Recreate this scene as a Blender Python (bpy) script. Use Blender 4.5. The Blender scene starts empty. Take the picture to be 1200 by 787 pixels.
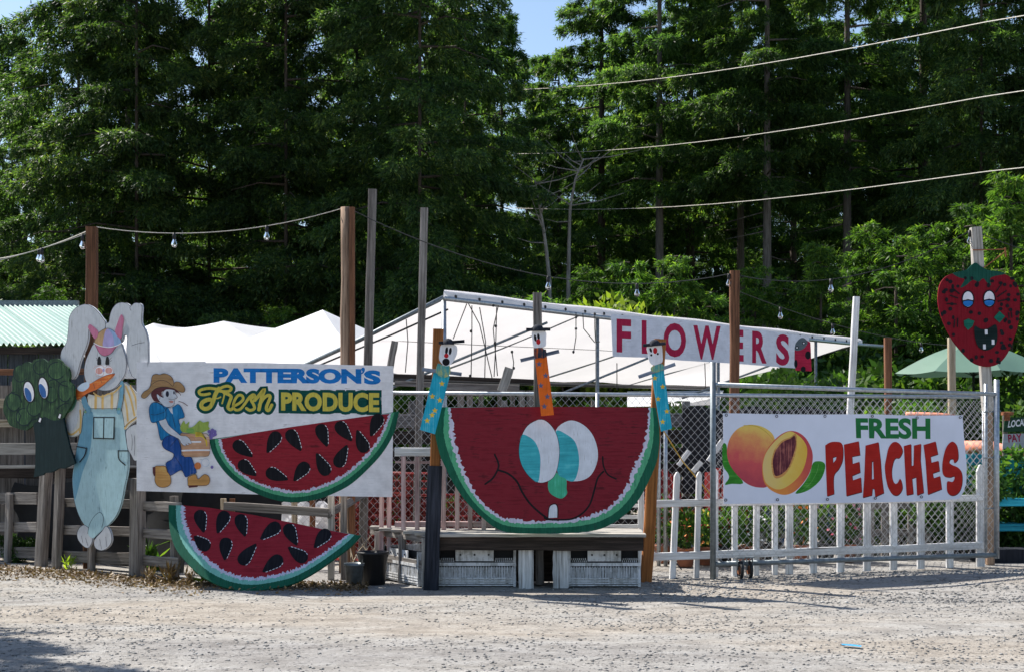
import bpy, bmesh, math, random
import numpy as np
from mathutils import Vector, Matrix, noise
from mathutils.geometry import tessellate_polygon

SC = bpy.context.scene
COL = SC.collection
R = math.radians

# ---------------------------------------------------------------- camera
FPX, EYE, HOR = 1667.0, 1.35, 505.0       # focal length in photo pixels, eye height, horizon row
cam_d = bpy.data.cameras.new("camera")
cam = bpy.data.objects.new("camera", cam_d)
COL.objects.link(cam)
cam.location = (0, 0, EYE)
cam.rotation_euler = (R(90), 0, 0)
cam_d.sensor_width = 36.0
cam_d.lens = 50.0
cam_d.shift_y = (HOR - 393.5) / 1200.0
cam_d.clip_start = 0.1
cam_d.clip_end = 2000
cam_d.dof.use_dof = True
cam_d.dof.focus_distance = 12.6
cam_d.dof.aperture_fstop = 9
SC.camera = cam

# ---------------------------------------------------------------- light
SUN_AZ = Vector((-0.80, 0.60)).normalized()
SUN_EL = R(50)
w = bpy.data.worlds.new("World")
SC.world = w
w.use_nodes = True
wn = w.node_tree
wn.nodes.clear()
sky = wn.nodes.new("ShaderNodeTexSky")
sky.sky_type = 'NISHITA'
sky.sun_disc = False
sky.sun_elevation = SUN_EL
sky.sun_rotation = math.atan2(SUN_AZ.x, SUN_AZ.y)
sky.air_density = 1.0
sky.dust_density = 0.6
sky.ozone_density = 1.3
bg = wn.nodes.new("ShaderNodeBackground")
bg.inputs[1].default_value = 0.093
wo = wn.nodes.new("ShaderNodeOutputWorld")
wn.links.new(sky.outputs[0], bg.inputs[0])
wn.links.new(bg.outputs[0], wo.inputs[0])

sd = bpy.data.lights.new("sun", 'SUN')
sd.energy = 5.0
sd.angle = R(0.5)
sd.color = (1.0, 0.95, 0.87)
sun = bpy.data.objects.new("sun", sd)
COL.objects.link(sun)
sdir = Vector((SUN_AZ.x * math.cos(SUN_EL), SUN_AZ.y * math.cos(SUN_EL), math.sin(SUN_EL)))
sun.rotation_euler = sdir.to_track_quat('Z', 'Y').to_euler()
sun.location = (-20, 20, 30)

SC.view_settings.view_transform = 'Standard'
SC.view_settings.look = 'None'
SC.view_settings.exposure = 0.88
SC.view_settings.gamma = 1.0
try:
    SC.cycles.max_bounces = 6
    SC.cycles.transparent_max_bounces = 8
    SC.cycles.use_denoising = True
except Exception:
    pass

# ---------------------------------------------------------------- helpers
WM = {}          # world matrix of each object built here


def W(px, py, Y):
    return Vector(((px - 600) * Y / FPX, Y, EYE + (HOR - py) * Y / FPX))


def G(px, py):
    Y = EYE * FPX / (py - HOR)
    return Vector(((px - 600) * Y / FPX, Y, 0))


def wm(o):
    return WM.get(o.name, Matrix.Identity(4))


def link(o, parent, M):
    COL.objects.link(o)
    WM[o.name] = M.copy()
    if parent is not None:
        o.parent = parent
        o.matrix_basis = wm(parent).inverted() @ M
    else:
        o.matrix_basis = M


def thing(name, label, cat, loc=(0, 0, 0), M=None, group=None):
    o = bpy.data.objects.new(name, None)
    o.empty_display_size = 0.1
    link(o, None, M if M is not None else Matrix.Translation(Vector(loc)))
    o["label"] = label
    o["category"] = cat
    if group:
        o["group"] = group
    return o


def tag(o, label=None, cat=None, group=None, kind=None):
    if label: o["label"] = label
    if cat: o["category"] = cat
    if group: o["group"] = group
    if kind: o["kind"] = kind
    return o


def mk(name, verts, faces, mat, parent=None, M=None, smooth=False, world=True):
    """mesh object; verts are world coordinates when world=True, else in the frame M"""
    if M is None:
        M = wm(parent) if parent is not None else Matrix.Identity(4)
    if world:
        Mi = M.inverted()
        verts = [Mi @ Vector(v) for v in verts]
    me = bpy.data.meshes.new(name)
    me.from_pydata([tuple(v) for v in verts], [], faces)
    me.update()
    if mat is not None:
        for m_ in (mat if isinstance(mat, (list, tuple)) else [mat]):
            me.materials.append(m_)
    if smooth:
        me.polygons.foreach_set("use_smooth", [True] * len(me.polygons))
    o = bpy.data.objects.new(name, me)
    link(o, parent, M)
    return o


def mknp(name, V, Fq, mat, parent=None, M=None, nper=4, smooth=False):
    me = bpy.data.meshes.new(name)
    nv, nf = len(V), len(Fq)
    me.vertices.add(nv)
    me.vertices.foreach_set("co", np.ascontiguousarray(V, dtype=np.float32).ravel())
    me.loops.add(nf * nper)
    me.loops.foreach_set("vertex_index", np.ascontiguousarray(Fq, dtype=np.int32).ravel())
    me.polygons.add(nf)
    me.polygons.foreach_set("loop_start", np.arange(0, nf * nper, nper, dtype=np.int32))
    me.update(calc_edges=True)
    if smooth:
        me.polygons.foreach_set("use_smooth", [True] * nf)
    if mat is not None:
        me.materials.append(mat)
    o = bpy.data.objects.new(name, me)
    link(o, parent, M if M is not None else (wm(parent) if parent is not None else Matrix.Identity(4)))
    return o


def copy_tree(o, M=None, parent=None, label=None):
    c = o.copy()
    if parent is None:
        link(c, None, M)
    else:
        COL.objects.link(c)
        c.parent = parent
        c.matrix_basis = o.matrix_basis.copy()
        WM[c.name] = wm(parent) @ o.matrix_basis
    if label:
        c["label"] = label
    for ch in list(o.children):
        copy_tree(ch, None, c)
    return c


class MB:
    """collects shapes in world coordinates"""
    def __init__(self):
        self.v, self.f = [], []

    def add(self, vs, fs):
        n = len(self.v)
        self.v += [Vector(x) for x in vs]
        self.f += [tuple(n + i for i in f) for f in fs]
        return self

    def box(self, c, s, M=None):
        x, y, z = s[0] / 2, s[1] / 2, s[2] / 2
        vs = [Vector((a, b, d)) for d in (-z, z) for b in (-y, y) for a in (-x, x)]
        c = Vector(c)
        vs = [(M @ v if M else v) + c for v in vs]
        return self.add(vs, [(0, 2, 3, 1), (4, 5, 7, 6), (0, 1, 5, 4), (2, 6, 7, 3), (0, 4, 6, 2), (1, 3, 7, 5)])

    def bar(self, p0, p1, w_, d_, up=None):
        p0, p1 = Vector(p0), Vector(p1)
        ax = (p1 - p0).normalized()
        yv = Vector(up) if up is not None else Vector((0, 1, 0))
        yv = (yv - ax * yv.dot(ax)).normalized()
        xv = yv.cross(ax)
        vs = [p + xv * (a * w_ / 2) + yv * (b * d_ / 2) for p in (p0, p1) for (a, b) in ((-1, -1), (1, -1), (1, 1), (-1, 1))]
        return self.add(vs, [(0, 3, 2, 1), (4, 5, 6, 7), (0, 1, 5, 4), (1, 2, 6, 5), (2, 3, 7, 6), (3, 0, 4, 7)])

    def tube(self, pts, r, n=8, r1=None, cap=True):
        pts = [Vector(p) for p in pts]
        m = len(pts)
        vs, fs = [], []
        ref = None
        for i, p in enumerate(pts):
            d = (pts[min(i + 1, m - 1)] - pts[max(i - 1, 0)]).normalized()
            if ref is None:
                ref = Vector((0, 1, 0)) if abs(d.y) < 0.9 else Vector((1, 0, 0))
            x = (ref - d * ref.dot(d)).normalized()
            ref = x
            y = d.cross(x)
            rr = r if r1 is None else r + (r1 - r) * i / (m - 1)
            for k in range(n):
                a = 2 * math.pi * k / n
                vs.append(p + x * (rr * math.cos(a)) + y * (rr * math.sin(a)))
        for i in range(m - 1):
            for k in range(n):
                a, b = i * n + k, i * n + (k + 1) % n
                fs.append((a, b, b + n, a + n))
        if cap:
            fs.append(tuple(reversed(range(n))))
            fs.append(tuple(range((m - 1) * n, m * n)))
        return self.add(vs, fs)

    def lathe(self, c, prof, n=16):
        c = Vector(c)
        vs, fs = [], []
        for (r_, z) in prof:
            for k in range(n):
                a = 2 * math.pi * k / n
                vs.append(c + Vector((r_ * math.cos(a), r_ * math.sin(a), z)))
        for i in range(len(prof) - 1):
            for k in range(n):
                a, b = i * n + k, i * n + (k + 1) % n
                fs.append((a, b, b + n, a + n))
        return self.add(vs, fs)

    def build(self, name, mat, parent=None, smooth=False, M=None):
        return mk(name, self.v, self.f, mat, parent, M, smooth)


def beam(name, p0, p1, w_, d_, mat, parent=None, front=(0, -1, 0), jit=0.006, seed=None, segs=5):
    """a piece of timber with its own frame (local Z along the grain) and slightly wavy edges"""
    p0, p1 = Vector(p0), Vector(p1)
    ax = p1 - p0
    L = ax.length
    ax.normalize()
    fr = Vector(front)
    yv = -(fr - ax * fr.dot(ax)).normalized()
    xv = yv.cross(ax)
    M = Matrix(((xv.x, yv.x, ax.x, p0.x), (xv.y, yv.y, ax.y, p0.y), (xv.z, yv.z, ax.z, p0.z), (0, 0, 0, 1)))
    rn = random.Random(seed if seed is not None else int(abs(p0.x * 977 + p0.z * 331 + p1.x * 571) * 10))
    vs, fs = [], []
    b = min(w_, d_) * 0.10
    for i in range(segs + 1):
        z = L * i / segs
        ox, oy = rn.uniform(-jit, jit) * .5, rn.uniform(-jit, jit) * .3
        ww = w_ / 2 + rn.uniform(-jit, jit) * .3
        dd = d_ / 2
        zz = z + (rn.uniform(-jit, jit) if i in (0, segs) else 0)
        for (x, y) in ((-ww + b, -dd), (ww - b, -dd), (ww, -dd + b), (ww, dd - b), (ww - b, dd), (-ww + b, dd), (-ww, dd - b), (-ww, -dd + b)):
            vs.append(Vector((x + ox, y + oy, zz)))
    for i in range(segs):
        for k in range(8):
            a, c = i * 8 + k, i * 8 + (k + 1) % 8
            fs.append((a, c, c + 8, a + 8))
    fs.append(tuple(reversed(range(8))))
    fs.append(tuple(range(segs * 8, segs * 8 + 8)))
    return mk(name, vs, fs, mat, parent, M, world=False)


# ---------------------------------------------------------------- materials
def nodes(name):
    m = bpy.data.materials.new(name)
    m.use_nodes = True
    nt = m.node_tree
    nt.nodes.clear()
    out = nt.nodes.new("ShaderNodeOutputMaterial")
    return m, nt, out


def N(nt, t, **kw):
    n = nt.nodes.new("ShaderNode" + t)
    for k, v in kw.items():
        setattr(n, k, v)
    return n


def ramp(nt, stops, fac):
    r = N(nt, "ValToRGB")
    e = r.color_ramp.elements
    while len(e) > 1:
        e.remove(e[0])
    e[0].position, e[0].color = stops[0][0], (*stops[0][1], 1)
    for p, c in stops[1:]:
        x = e.new(p)
        x.color = (*c, 1)
    nt.links.new(fac, r.inputs[0])
    return r.outputs[0]


def mixc(nt, a, b, fac, mode='MIX'):
    n = N(nt, "Mix", data_type='RGBA', blend_type=mode)
    for s, v in ((0, fac), (6, a), (7, b)):
        if isinstance(v, (int, float)):
            n.inputs[s].default_value = v
        elif isinstance(v, tuple):
            n.inputs[s].default_value = (*v, 1)
        else:
            nt.links.new(v, n.inputs[s])
    return n.outputs[2]


def mth(nt, op, a, b=None):
    n = N(nt, "Math", operation=op)
    for i, v in enumerate((a, b)):
        if v is None: continue
        if isinstance(v, (int, float)): n.inputs[i].default_value = v
        else: nt.links.new(v, n.inputs[i])
    return n.outputs[0]


def tex(nt, scale3, kind='Noise', scale=1.0, detail=4, rough=0.6, rand=True):
    tc = N(nt, "TexCoord")
    mp = N(nt, "Mapping")
    mp.inputs['Scale'].default_value = scale3
    nt.links.new(tc.outputs['Object'], mp.inputs[0])
    if rand:
        oi = N(nt, "ObjectInfo")
        ml = N(nt, "VectorMath", operation='SCALE')
        ml.inputs[0].default_value = (37.1, 19.3, 53.7)
        nt.links.new(oi.outputs['Random'], ml.inputs['Scale'])
        nt.links.new(ml.outputs[0], mp.inputs['Location'])
    t = N(nt, "Tex" + kind)
    nt.links.new(mp.outputs[0], t.inputs['Vector'])
    t.inputs['Scale'].default_value = scale
    if kind == 'Noise':
        t.inputs['Detail'].default_value = detail
        t.inputs['Roughness'].default_value = rough
    return t


def bsdf(nt, out, col, rough=0.7, bump=None, bstr=0.3, bdist=0.01, metal=0.0, spec=0.4):
    b = N(nt, "BsdfPrincipled")
    if isinstance(col, tuple): b.inputs['Base Color'].default_value = (*col, 1)
    else: nt.links.new(col, b.inputs['Base Color'])
    if isinstance(rough, (int, float)): b.inputs['Roughness'].default_value = rough
    else: nt.links.new(rough, b.inputs['Roughness'])
    b.inputs['Metallic'].default_value = metal
    b.inputs['Specular IOR Level'].default_value = spec
    if bump is not None:
        bp = N(nt, "Bump")
        bp.inputs['Strength'].default_value = bstr
        bp.inputs['Distance'].default_value = bdist
        nt.links.new(bump, bp.inputs['Height'])
        nt.links.new(bp.outputs[0], b.inputs['Normal'])
    nt.links.new(b.outputs[0], out.inputs[0])
    return b


def wood(name, c1, c2, dark=(0.03, 0.025, 0.02), spread=0.45):
    m, nt, out = nodes(name)
    a = tex(nt, (55, 55, 2.2), detail=6, rough=0.7)
    b = tex(nt, (7, 7, 1.4), detail=3)
    c = ramp(nt, [(0.3, dark), (0.42, c1), (0.62, c2), (0.8, tuple(min(1, x * 1.25) for x in c2))], a.outputs[0])
    oi = N(nt, "ObjectInfo")
    v = mth(nt, 'ADD', mth(nt, 'MULTIPLY', oi.outputs['Random'], spread), 1 - spread / 2)
    v2 = mth(nt, 'MULTIPLY', v, mth(nt, 'ADD', mth(nt, 'MULTIPLY', b.outputs[0], 0.9), 0.55))
    cb = N(nt, "CombineColor")
    for i in range(3): nt.links.new(v2, cb.inputs[i])
    col = mixc(nt, c, cb.outputs[0], 1.0, 'MULTIPLY')
    bsdf(nt, out, col, 0.85, a.outputs[0], 0.55, 0.006, spec=0.2)
    return m


def paint(name, col, wear=None, wear_amt=0.0, grain='x', var=0.35, rough=0.6, spots=True):
    """brush-painted board in its own frame (X across, Z up)"""
    m, nt, out = nodes(name)
    sc = (3, 40, 60) if grain == 'x' else (70, 40, 3.0)
    a = tex(nt, sc, detail=6, rough=0.7, rand=False)
    b = tex(nt, (9, 9, 9), detail=4, rand=False)
    dk = tuple(x * (1 - var) for x in col)
    lt = tuple(min(0.9, x * (1 + var * 0.5) + 0.01) for x in col)
    c = ramp(nt, [(0.3, dk), (0.5, col), (0.72, lt)], a.outputs[0])
    c = mixc(nt, c, ramp(nt, [(0.3, (0.72, 0.72, 0.72)), (0.65, (1.1, 1.1, 1.1))], b.outputs[0]), 0.6, 'MULTIPLY')
    if wear is not None and wear_amt > 0:
        s = mth(nt, 'ADD', mth(nt, 'MULTIPLY', a.outputs[0], 0.62), mth(nt, 'MULTIPLY', b.outputs[0], 0.38))
        f = ramp(nt, [(0.60 - wear_amt * 0.15, (0, 0, 0)), (0.67 - wear_amt * 0.12, (1, 1, 1))], s)
        c = mixc(nt, c, wear, f)
    if spots:
        vo = tex(nt, (1, 1, 1), 'Voronoi', 26.0, rand=False)
        f2 = ramp(nt, [(0.03, (1, 1, 1)), (0.075, (0, 0, 0))], vo.outputs['Distance'])
        c = mixc(nt, c, tuple(x * 0.35 for x in col), mth(nt, 'MULTIPLY', f2, 0.55))
    bsdf(nt, out, c, max(rough, .6), a.outputs[0], 0.45, 0.003, spec=0.08)
    return m


def plain(name, col, rough=0.6, metal=0.0, var=0.25, scale=14, bstr=0.15, spec=0.4):
    m, nt, out = nodes(name)
    a = tex(nt, (scale,) * 3, detail=5)
    c = ramp(nt, [(0.3, tuple(x * (1 - var) for x in col)), (0.7, tuple(min(0.95, x * (1 + var * 0.6)) for x in col))], a.outputs[0])
    bsdf(nt, out, c, rough, a.outputs[0], bstr, 0.004, metal, spec)
    return m


def foliage(name, dark, light, trans=0.35, yellow=None):
    m, nt, out = nodes(name)
    g = N(nt, "NewGeometry")
    ns = tex(nt, (0.45, 0.45, 0.45), detail=2)
    f = mth(nt, 'ADD', mth(nt, 'MULTIPLY', g.outputs['Random Per Island'], 0.6), mth(nt, 'MULTIPLY', ns.outputs[0], 0.45))
    stops = [(0.15, dark), (0.72, light)]
    if yellow: stops.append((0.93, yellow))
    c = ramp(nt, stops, f)
    oi = N(nt, "ObjectInfo")
    v = mth(nt, 'ADD', mth(nt, 'MULTIPLY', oi.outputs['Random'], 0.5), 0.75)
    cb = N(nt, "CombineColor")
    for i in range(3): nt.links.new(v, cb.inputs[i])
    c = mixc(nt, c, cb.outputs[0], 1.0, 'MULTIPLY')
    d = N(nt, "BsdfPrincipled")
    nt.links.new(c, d.inputs['Base Color'])
    d.inputs['Roughness'].default_value = 0.5
    d.inputs['Specular IOR Level'].default_value = 0.2
    t = N(nt, "BsdfTranslucent")
    nt.links.new(mixc(nt, c, (1.5, 1.7, 0.6), 1.0, 'MULTIPLY'), t.inputs[0])
    mx = N(nt, "MixShader")
    mx.inputs[0].default_value = trans
    nt.links.new(d.outputs[0], mx.inputs[1])
    nt.links.new(t.outputs[0], mx.inputs[2])
    nt.links.new(mx.outputs[0], out.inputs[0])
    return m


def canvas(name, col, trans=0.5, crease=True):
    m, nt, out = nodes(name)
    a = tex(nt, (1.2, 1.2, 1.2), detail=4)
    c = ramp(nt, [(0.3, tuple(x * 0.9 for x in col)), (0.7, col)], a.outputs[0])
    st = tex(nt, (1.7, 0.4, 0.4), detail=2)
    bp = N(nt, "Bump")
    bp.inputs['Strength'].default_value = 0.35
    bp.inputs['Distance'].default_value = 0.06
    nt.links.new(st.outputs[0], bp.inputs['Height'])
    d = N(nt, "BsdfPrincipled")
    nt.links.new(c, d.inputs['Base Color'])
    d.inputs['Roughness'].default_value = 0.55
    nt.links.new(bp.outputs[0], d.inputs['Normal'])
    t = N(nt, "BsdfTranslucent")
    nt.links.new(c, t.inputs[0])
    mx = N(nt, "MixShader")
    mx.inputs[0].default_value = trans
    nt.links.new(d.outputs[0], mx.inputs[1])
    nt.links.new(t.outputs[0], mx.inputs[2])
    nt.links.new(mx.outputs[0], out.inputs[0])
    return m


MAT = {}
MAT['grey_wood'] = wood('grey_weathered_wood', (0.13, 0.115, 0.105), (0.27, 0.245, 0.225))
MAT['pale_wood'] = wood('pale_weathered_wood', (0.27, 0.25, 0.225), (0.46, 0.43, 0.39))
MAT['brown_wood'] = wood('brown_post_wood', (0.12, 0.055, 0.03), (0.24, 0.11, 0.06))
MAT['orange_wood'] = wood('orange_brown_wood', (0.24, 0.09, 0.028), (0.4, 0.155, 0.05), dark=(0.08, 0.03, 0.01))
MAT['round_wood'] = wood('tan_pole_wood', (0.2, 0.13, 0.09), (0.38, 0.27, 0.19))
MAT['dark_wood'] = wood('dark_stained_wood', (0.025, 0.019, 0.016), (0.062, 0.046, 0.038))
MAT['tan_wood'] = wood('tan_rail_wood', (0.34, 0.27, 0.18), (0.58, 0.5, 0.38))
MAT['white_wood'] = wood('white_painted_picket', (0.58, 0.57, 0.56), (0.78, 0.78, 0.78), dark=(0.16, 0.14, 0.12), spread=0.15)
MAT['pink_wood'] = wood('faded_pink_wood', (0.42, 0.27, 0.26), (0.62, 0.46, 0.44), dark=(0.2, 0.12, 0.12))
MAT['black_paint'] = wood('black_painted_wood', (0.012, 0.014, 0.02), (0.03, 0.033, 0.045), dark=(0.006, 0.007, 0.01))
MAT['tq_wood'] = wood('turquoise_wood', (0.02, 0.27, 0.36), (0.05, 0.42, 0.52), dark=(0.01, 0.12, 0.17))
MAT['red_wood'] = wood('red_painted_wood', (0.16, 0.015, 0.015), (0.3, 0.025, 0.022), dark=(0.14, 0.01, 0.01))
MAT['blue_wood'] = wood('blue_painted_wood', (0.03, 0.09, 0.25), (0.06, 0.16, 0.4), dark=(0.01, 0.03, 0.1))
MAT['steel'] = plain('galvanised_steel', (0.42, 0.45, 0.48), 0.42, 0.75, 0.3, 30)
MAT['steel_dull'] = plain('dull_steel_pipe', (0.2, 0.23, 0.25), 0.5, 0.5, 0.35, 25)
MAT['wire'] = plain('fence_wire', (0.5, 0.5, 0.51), 0.45, 0.6, 0.2, 40)
MAT['black'] = plain('black_rubber', (0.015, 0.015, 0.017), 0.6)
MAT['dark_metal'] = plain('dark_metal', (0.05, 0.05, 0.055), 0.5, 0.3)
MAT['rust'] = plain('rusty_metal', (0.3, 0.11, 0.05), 0.8, 0.2, 0.5, 30)
MAT['cable'] = plain('pale_cable', (0.55, 0.52, 0.45), 0.6)
MAT['black_cable'] = plain('dark_cable', (0.03, 0.03, 0.03), 0.6)
MAT['canvas'] = canvas('white_tarpaulin', (0.8, 0.78, 0.79), 0.38)
MAT['canvas2'] = canvas('white_canopy_cloth', (0.84, 0.85, 0.88), 0.4)
MAT['umb'] = canvas('pale_green_umbrella_cloth', (0.12, 0.22, 0.165), 0.15)
MAT['vinyl'] = plain('white_vinyl_banner', (0.68, 0.71, 0.84), 0.4, 0, 0.1, 1.6, 0.6)
MAT['coral'] = plain('coral_cloth', (0.75, 0.28, 0.18), 0.7)
MAT['bucket'] = plain('black_plastic', (0.02, 0.02, 0.022), 0.4)
MAT['redplastic'] = plain('red_plastic', (0.24, 0.022, 0.016), 0.35)
MAT['rope'] = plain('yellow_rope', (0.6, 0.35, 0.05), 0.8)
MAT['bark'] = wood('conifer_bark', (0.045, 0.035, 0.03), (0.11, 0.09, 0.075), spread=0.3)
MAT['palebark'] = wood('pale_bark', (0.2, 0.18, 0.155), (0.36, 0.335, 0.3), dark=(0.12, 0.1, 0.08))
MAT['fir'] = foliage('fir_needles', (0.013, 0.034, 0.022), (0.09, 0.155, 0.055), 0.5, (0.3, 0.35, 0.09))
MAT['fir2'] = foliage('fir_needles_fresh', (0.015, 0.04, 0.023), (0.1, 0.18, 0.058), 0.5, (0.31, 0.37, 0.09))
MAT['hemlock'] = foliage('hemlock_needles', (0.02, 0.055, 0.02), (0.11, 0.21, 0.042), 0.5, (0.3, 0.38, 0.065))
MAT['leaf'] = foliage('shrub_leaves', (0.018, 0.05, 0.016), (0.075, 0.155, 0.032), 0.4, (0.19, 0.27, 0.05))
MAT['leaf_y'] = foliage('yellow_green_leaves', (0.1, 0.16, 0.025), (0.26, 0.33, 0.05), 0.5, (0.34, 0.34, 0.06))
MAT['litter'] = foliage('dry_leaf_litter', (0.07, 0.04, 0.02), (0.22, 0.145, 0.08), 0.1, (0.38, 0.26, 0.12))
MAT['plastic'] = None


def glass_bulb():
    m, nt, out = nodes('bulb_glass')
    g = N(nt, "BsdfGlass")
    g.inputs['Roughness'].default_value = 0.02
    g.inputs['IOR'].default_value = 1.3
    g.inputs[0].default_value = (0.95, 0.97, 1, 1)
    nt.links.new(g.outputs[0], out.inputs[0])
    return m


MAT['bulb'] = glass_bulb()


def grimy_plastic():
    m, nt, out = nodes('grimy_white_plastic')
    a = tex(nt, (6, 6, 6), detail=8, rough=0.75)
    b = tex(nt, (40, 40, 5), detail=5)
    f = mth(nt, 'ADD', mth(nt, 'MULTIPLY', a.outputs[0], 0.6), mth(nt, 'MULTIPLY', b.outputs[0], 0.4))
    c = ramp(nt, [(0.34, (0.08, 0.075, 0.07)), (0.43, (0.36, 0.36, 0.35)), (0.54, (0.72, 0.73, 0.75))], f)
    bsdf(nt, out, c, 0.55, a.outputs[0], 0.3, 0.004)
    return m


MAT['plastic'] = grimy_plastic()


def ground_mat():
    m, nt, out = nodes('gravel_ground')
    tc = N(nt, "TexCoord")

    def nz(s, d=4, r=0.6, off=(0, 0, 0), sc=(1, 1, 1)):
        mp = N(nt, "Mapping")
        mp.inputs['Location'].default_value = off
        mp.inputs['Scale'].default_value = sc
        nt.links.new(tc.outputs['Object'], mp.inputs[0])
        t = N(nt, "TexNoise")
        t.inputs['Scale'].default_value = s
        t.inputs['Detail'].default_value = d
        t.inputs['Roughness'].default_value = r
        nt.links.new(mp.outputs[0], t.inputs['Vector'])
        return t.outputs[0]
    big = nz(0.5, 3, 0.55, sc=(0.45, 1.3, 1))
    mid = nz(4.5, 5, 0.65, (3, 7, 0), sc=(0.6, 1.2, 1))
    fine = nz(90, 3, 0.7)
    vo = N(nt, "TexVoronoi")
    vo.inputs['Scale'].default_value = 55
    nt.links.new(tc.outputs['Object'], vo.inputs['Vector'])
    base = ramp(nt, [(0.33, (0.22, 0.206, 0.19)), (0.5, (0.305, 0.29, 0.27)), (0.66, (0.36, 0.348, 0.33))], mid)
    warm = ramp(nt, [(0.36, (0.84, 0.84, 0.86)), (0.47, (1, 1, 1)), (0.6, (1.03, 0.97, 0.9))], big)
    c = mixc(nt, base, warm, 1.0, 'MULTIPLY')
    st = ramp(nt, [(0.0, (0.5, 0.5, 0.5)), (0.4, (0.95, 0.95, 0.95)), (1, (1.15, 1.15, 1.15))], fine)
    c = mixc(nt, c, st, 0.75, 'MULTIPLY')
    vs = N(nt, "SeparateColor")
    nt.links.new(vo.outputs['Color'], vs.inputs[0])
    dm = ramp(nt, [(0.06, (0.3, 0.3, 0.32)), (0.1, (1, 1, 1)), (0.9, (1, 1, 1)), (0.96, (1.35, 1.35, 1.35))], vs.outputs[0])
    c = mixc(nt, c, dm, 0.7, 'MULTIPLY')
    h = mth(nt, 'ADD', mth(nt, 'MULTIPLY', fine, 0.7), mth(nt, 'MULTIPLY', mid, 0.8))
    bsdf(nt, out, c, 0.92, h, 0.8, 0.02, spec=0.15)
    return m


MAT['ground'] = ground_mat()
MAT['stone'] = foliage('gravel_stones', (0.1, 0.098, 0.098), (0.34, 0.33, 0.315), 0.0, (0.55, 0.54, 0.52))
MAT['floor'] = plain('forest_floor_earth', (0.05, 0.055, 0.03), 0.95, 0, 0.5, 3)

# ---------------------------------------------------------------- ground
rng = np.random.default_rng(7)


def gz(x, y):
    n = noise.noise(Vector((x * 0.6, y * 0.9, 0.3))) * 0.012 + noise.noise(Vector((x * 2.3, y * 3.1, 5.3))) * 0.006
    # a low gravel mound on the right in front of the gate
    n += 0.05 * math.exp(-((x - 4.7) / 1.6) ** 2 - ((y - 12.9) / 0.5) ** 2)
    return n


xs = [-400, -150, -60, -30, -15] + list(np.arange(-9, 9.01, 0.12)) + [15, 30, 60, 150, 400]
ys = [-60, -20, 0, 4] + list(np.arange(6, 16.01, 0.12)) + [18, 21, 24, 30, 45, 80, 160, 400, 900]
gv = [(x, y, gz(x, y) if abs(x) < 9.1 and 5.9 < y < 16.1 else 0.0) for y in ys for x in xs]
nx = len(xs)
gf = [(j * nx + i, j * nx + i + 1, (j + 1) * nx + i + 1, (j + 1) * nx + i) for j in range(len(ys) - 1) for i in range(nx - 1)]
ground = mk('ground', gv, gf, MAT['ground'], smooth=True)
tag(ground, 'pale grey gravel lot in front of the painted signs', kind='structure')
bm_ = mk('paint_mark', [G(986, 757) + Vector((0, 0, .018)), G(998, 757.6) + Vector((0, 0, .018)), G(1010, 759) + Vector((0, 0, .018)), G(1009, 760.6) + Vector((0, 0, .018)), G(997, 759.2) + Vector((0, 0, .018)), G(987, 758.4) + Vector((0, 0, .018))], [(0, 5, 4, 1), (1, 4, 3, 2)], plain('blue_marking_paint', (0.03, 0.3, 0.6)))
tag(bm_, 'short stroke of blue marking paint on the gravel near the lower right', 'marking')
fl = mk('forest_floor', [(-300, 29.5, 0.02), (300, 29.5, 0.02), (300, 300, 0.02), (-300, 300, 0.02)], [(0, 1, 2, 3)], MAT['floor'])
tag(fl, 'dark earth under the conifers behind the stalls', kind='structure')


def stones(n, x0, x1, y0, y1, s0, s1, seed, clump=0.5):
    r = np.random.default_rng(seed)
    X = r.uniform(x0, x1, n)
    Y = y0 + (y1 - y0) * r.random(n) ** 1.2
    keep = np.array([noise.noise(Vector((a * .5, b * 1.3, 9))) * 1.3 + noise.noise(Vector((a * 2.1, b * 4.2, 3))) * .5 + r.random() > clump for a, b in zip(X, Y)])
    X, Y = X[keep], Y[keep]
    n = len(X)
    S = s0 + (s1 - s0) * r.random(n) ** 3.2
    Z = np.array([gz(a, b) for a, b in zip(X, Y)])
    base = np.array([(1, 0, 0), (0, 1, 0), (-1, 0, 0), (0, -1, 0), (0, 0, .5), (0, 0, -.5)], float)
    V = base[None] * (0.6 + 0.8 * r.random((n, 6, 1))) * S[:, None, None]
    a = r.random(n) * 6.28
    ca, sa = np.cos(a), np.sin(a)
    V2 = V.copy()
    V2[..., 0] = V[..., 0] * ca[:, None] - V[..., 1] * sa[:, None]
    V2[..., 1] = V[..., 0] * sa[:, None] + V[..., 1] * ca[:, None]
    V2[..., 0] += X[:, None]; V2[..., 1] += Y[:, None]; V2[..., 2] += (Z + S * 0.15)[:, None]
    Fc = np.array([(0, 1, 4), (1, 2, 4), (2, 3, 4), (3, 0, 4), (1, 0, 5), (2, 1, 5), (3, 2, 5), (0, 3, 5)])
    return V2.reshape(-1, 3), (Fc[None] + 6 * np.arange(n)[:, None, None]).reshape(-1, 3)


V1, F1 = stones(50000, -4.6, 5.4, 7.4, 13.0, 0.002, 0.0145, 3, 0.42)
V3, F3 = stones(9000, 1.2, 6.4, 11.2, 14.0, 0.004, 0.022, 5, 0.35)
o = mknp('gravel', np.vstack([V1, V3]), np.vstack([F1, F3 + len(V1)]), MAT['stone'], nper=3)
tag(o, 'loose grey gravel stones scattered over the lot', kind='stuff')

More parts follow.
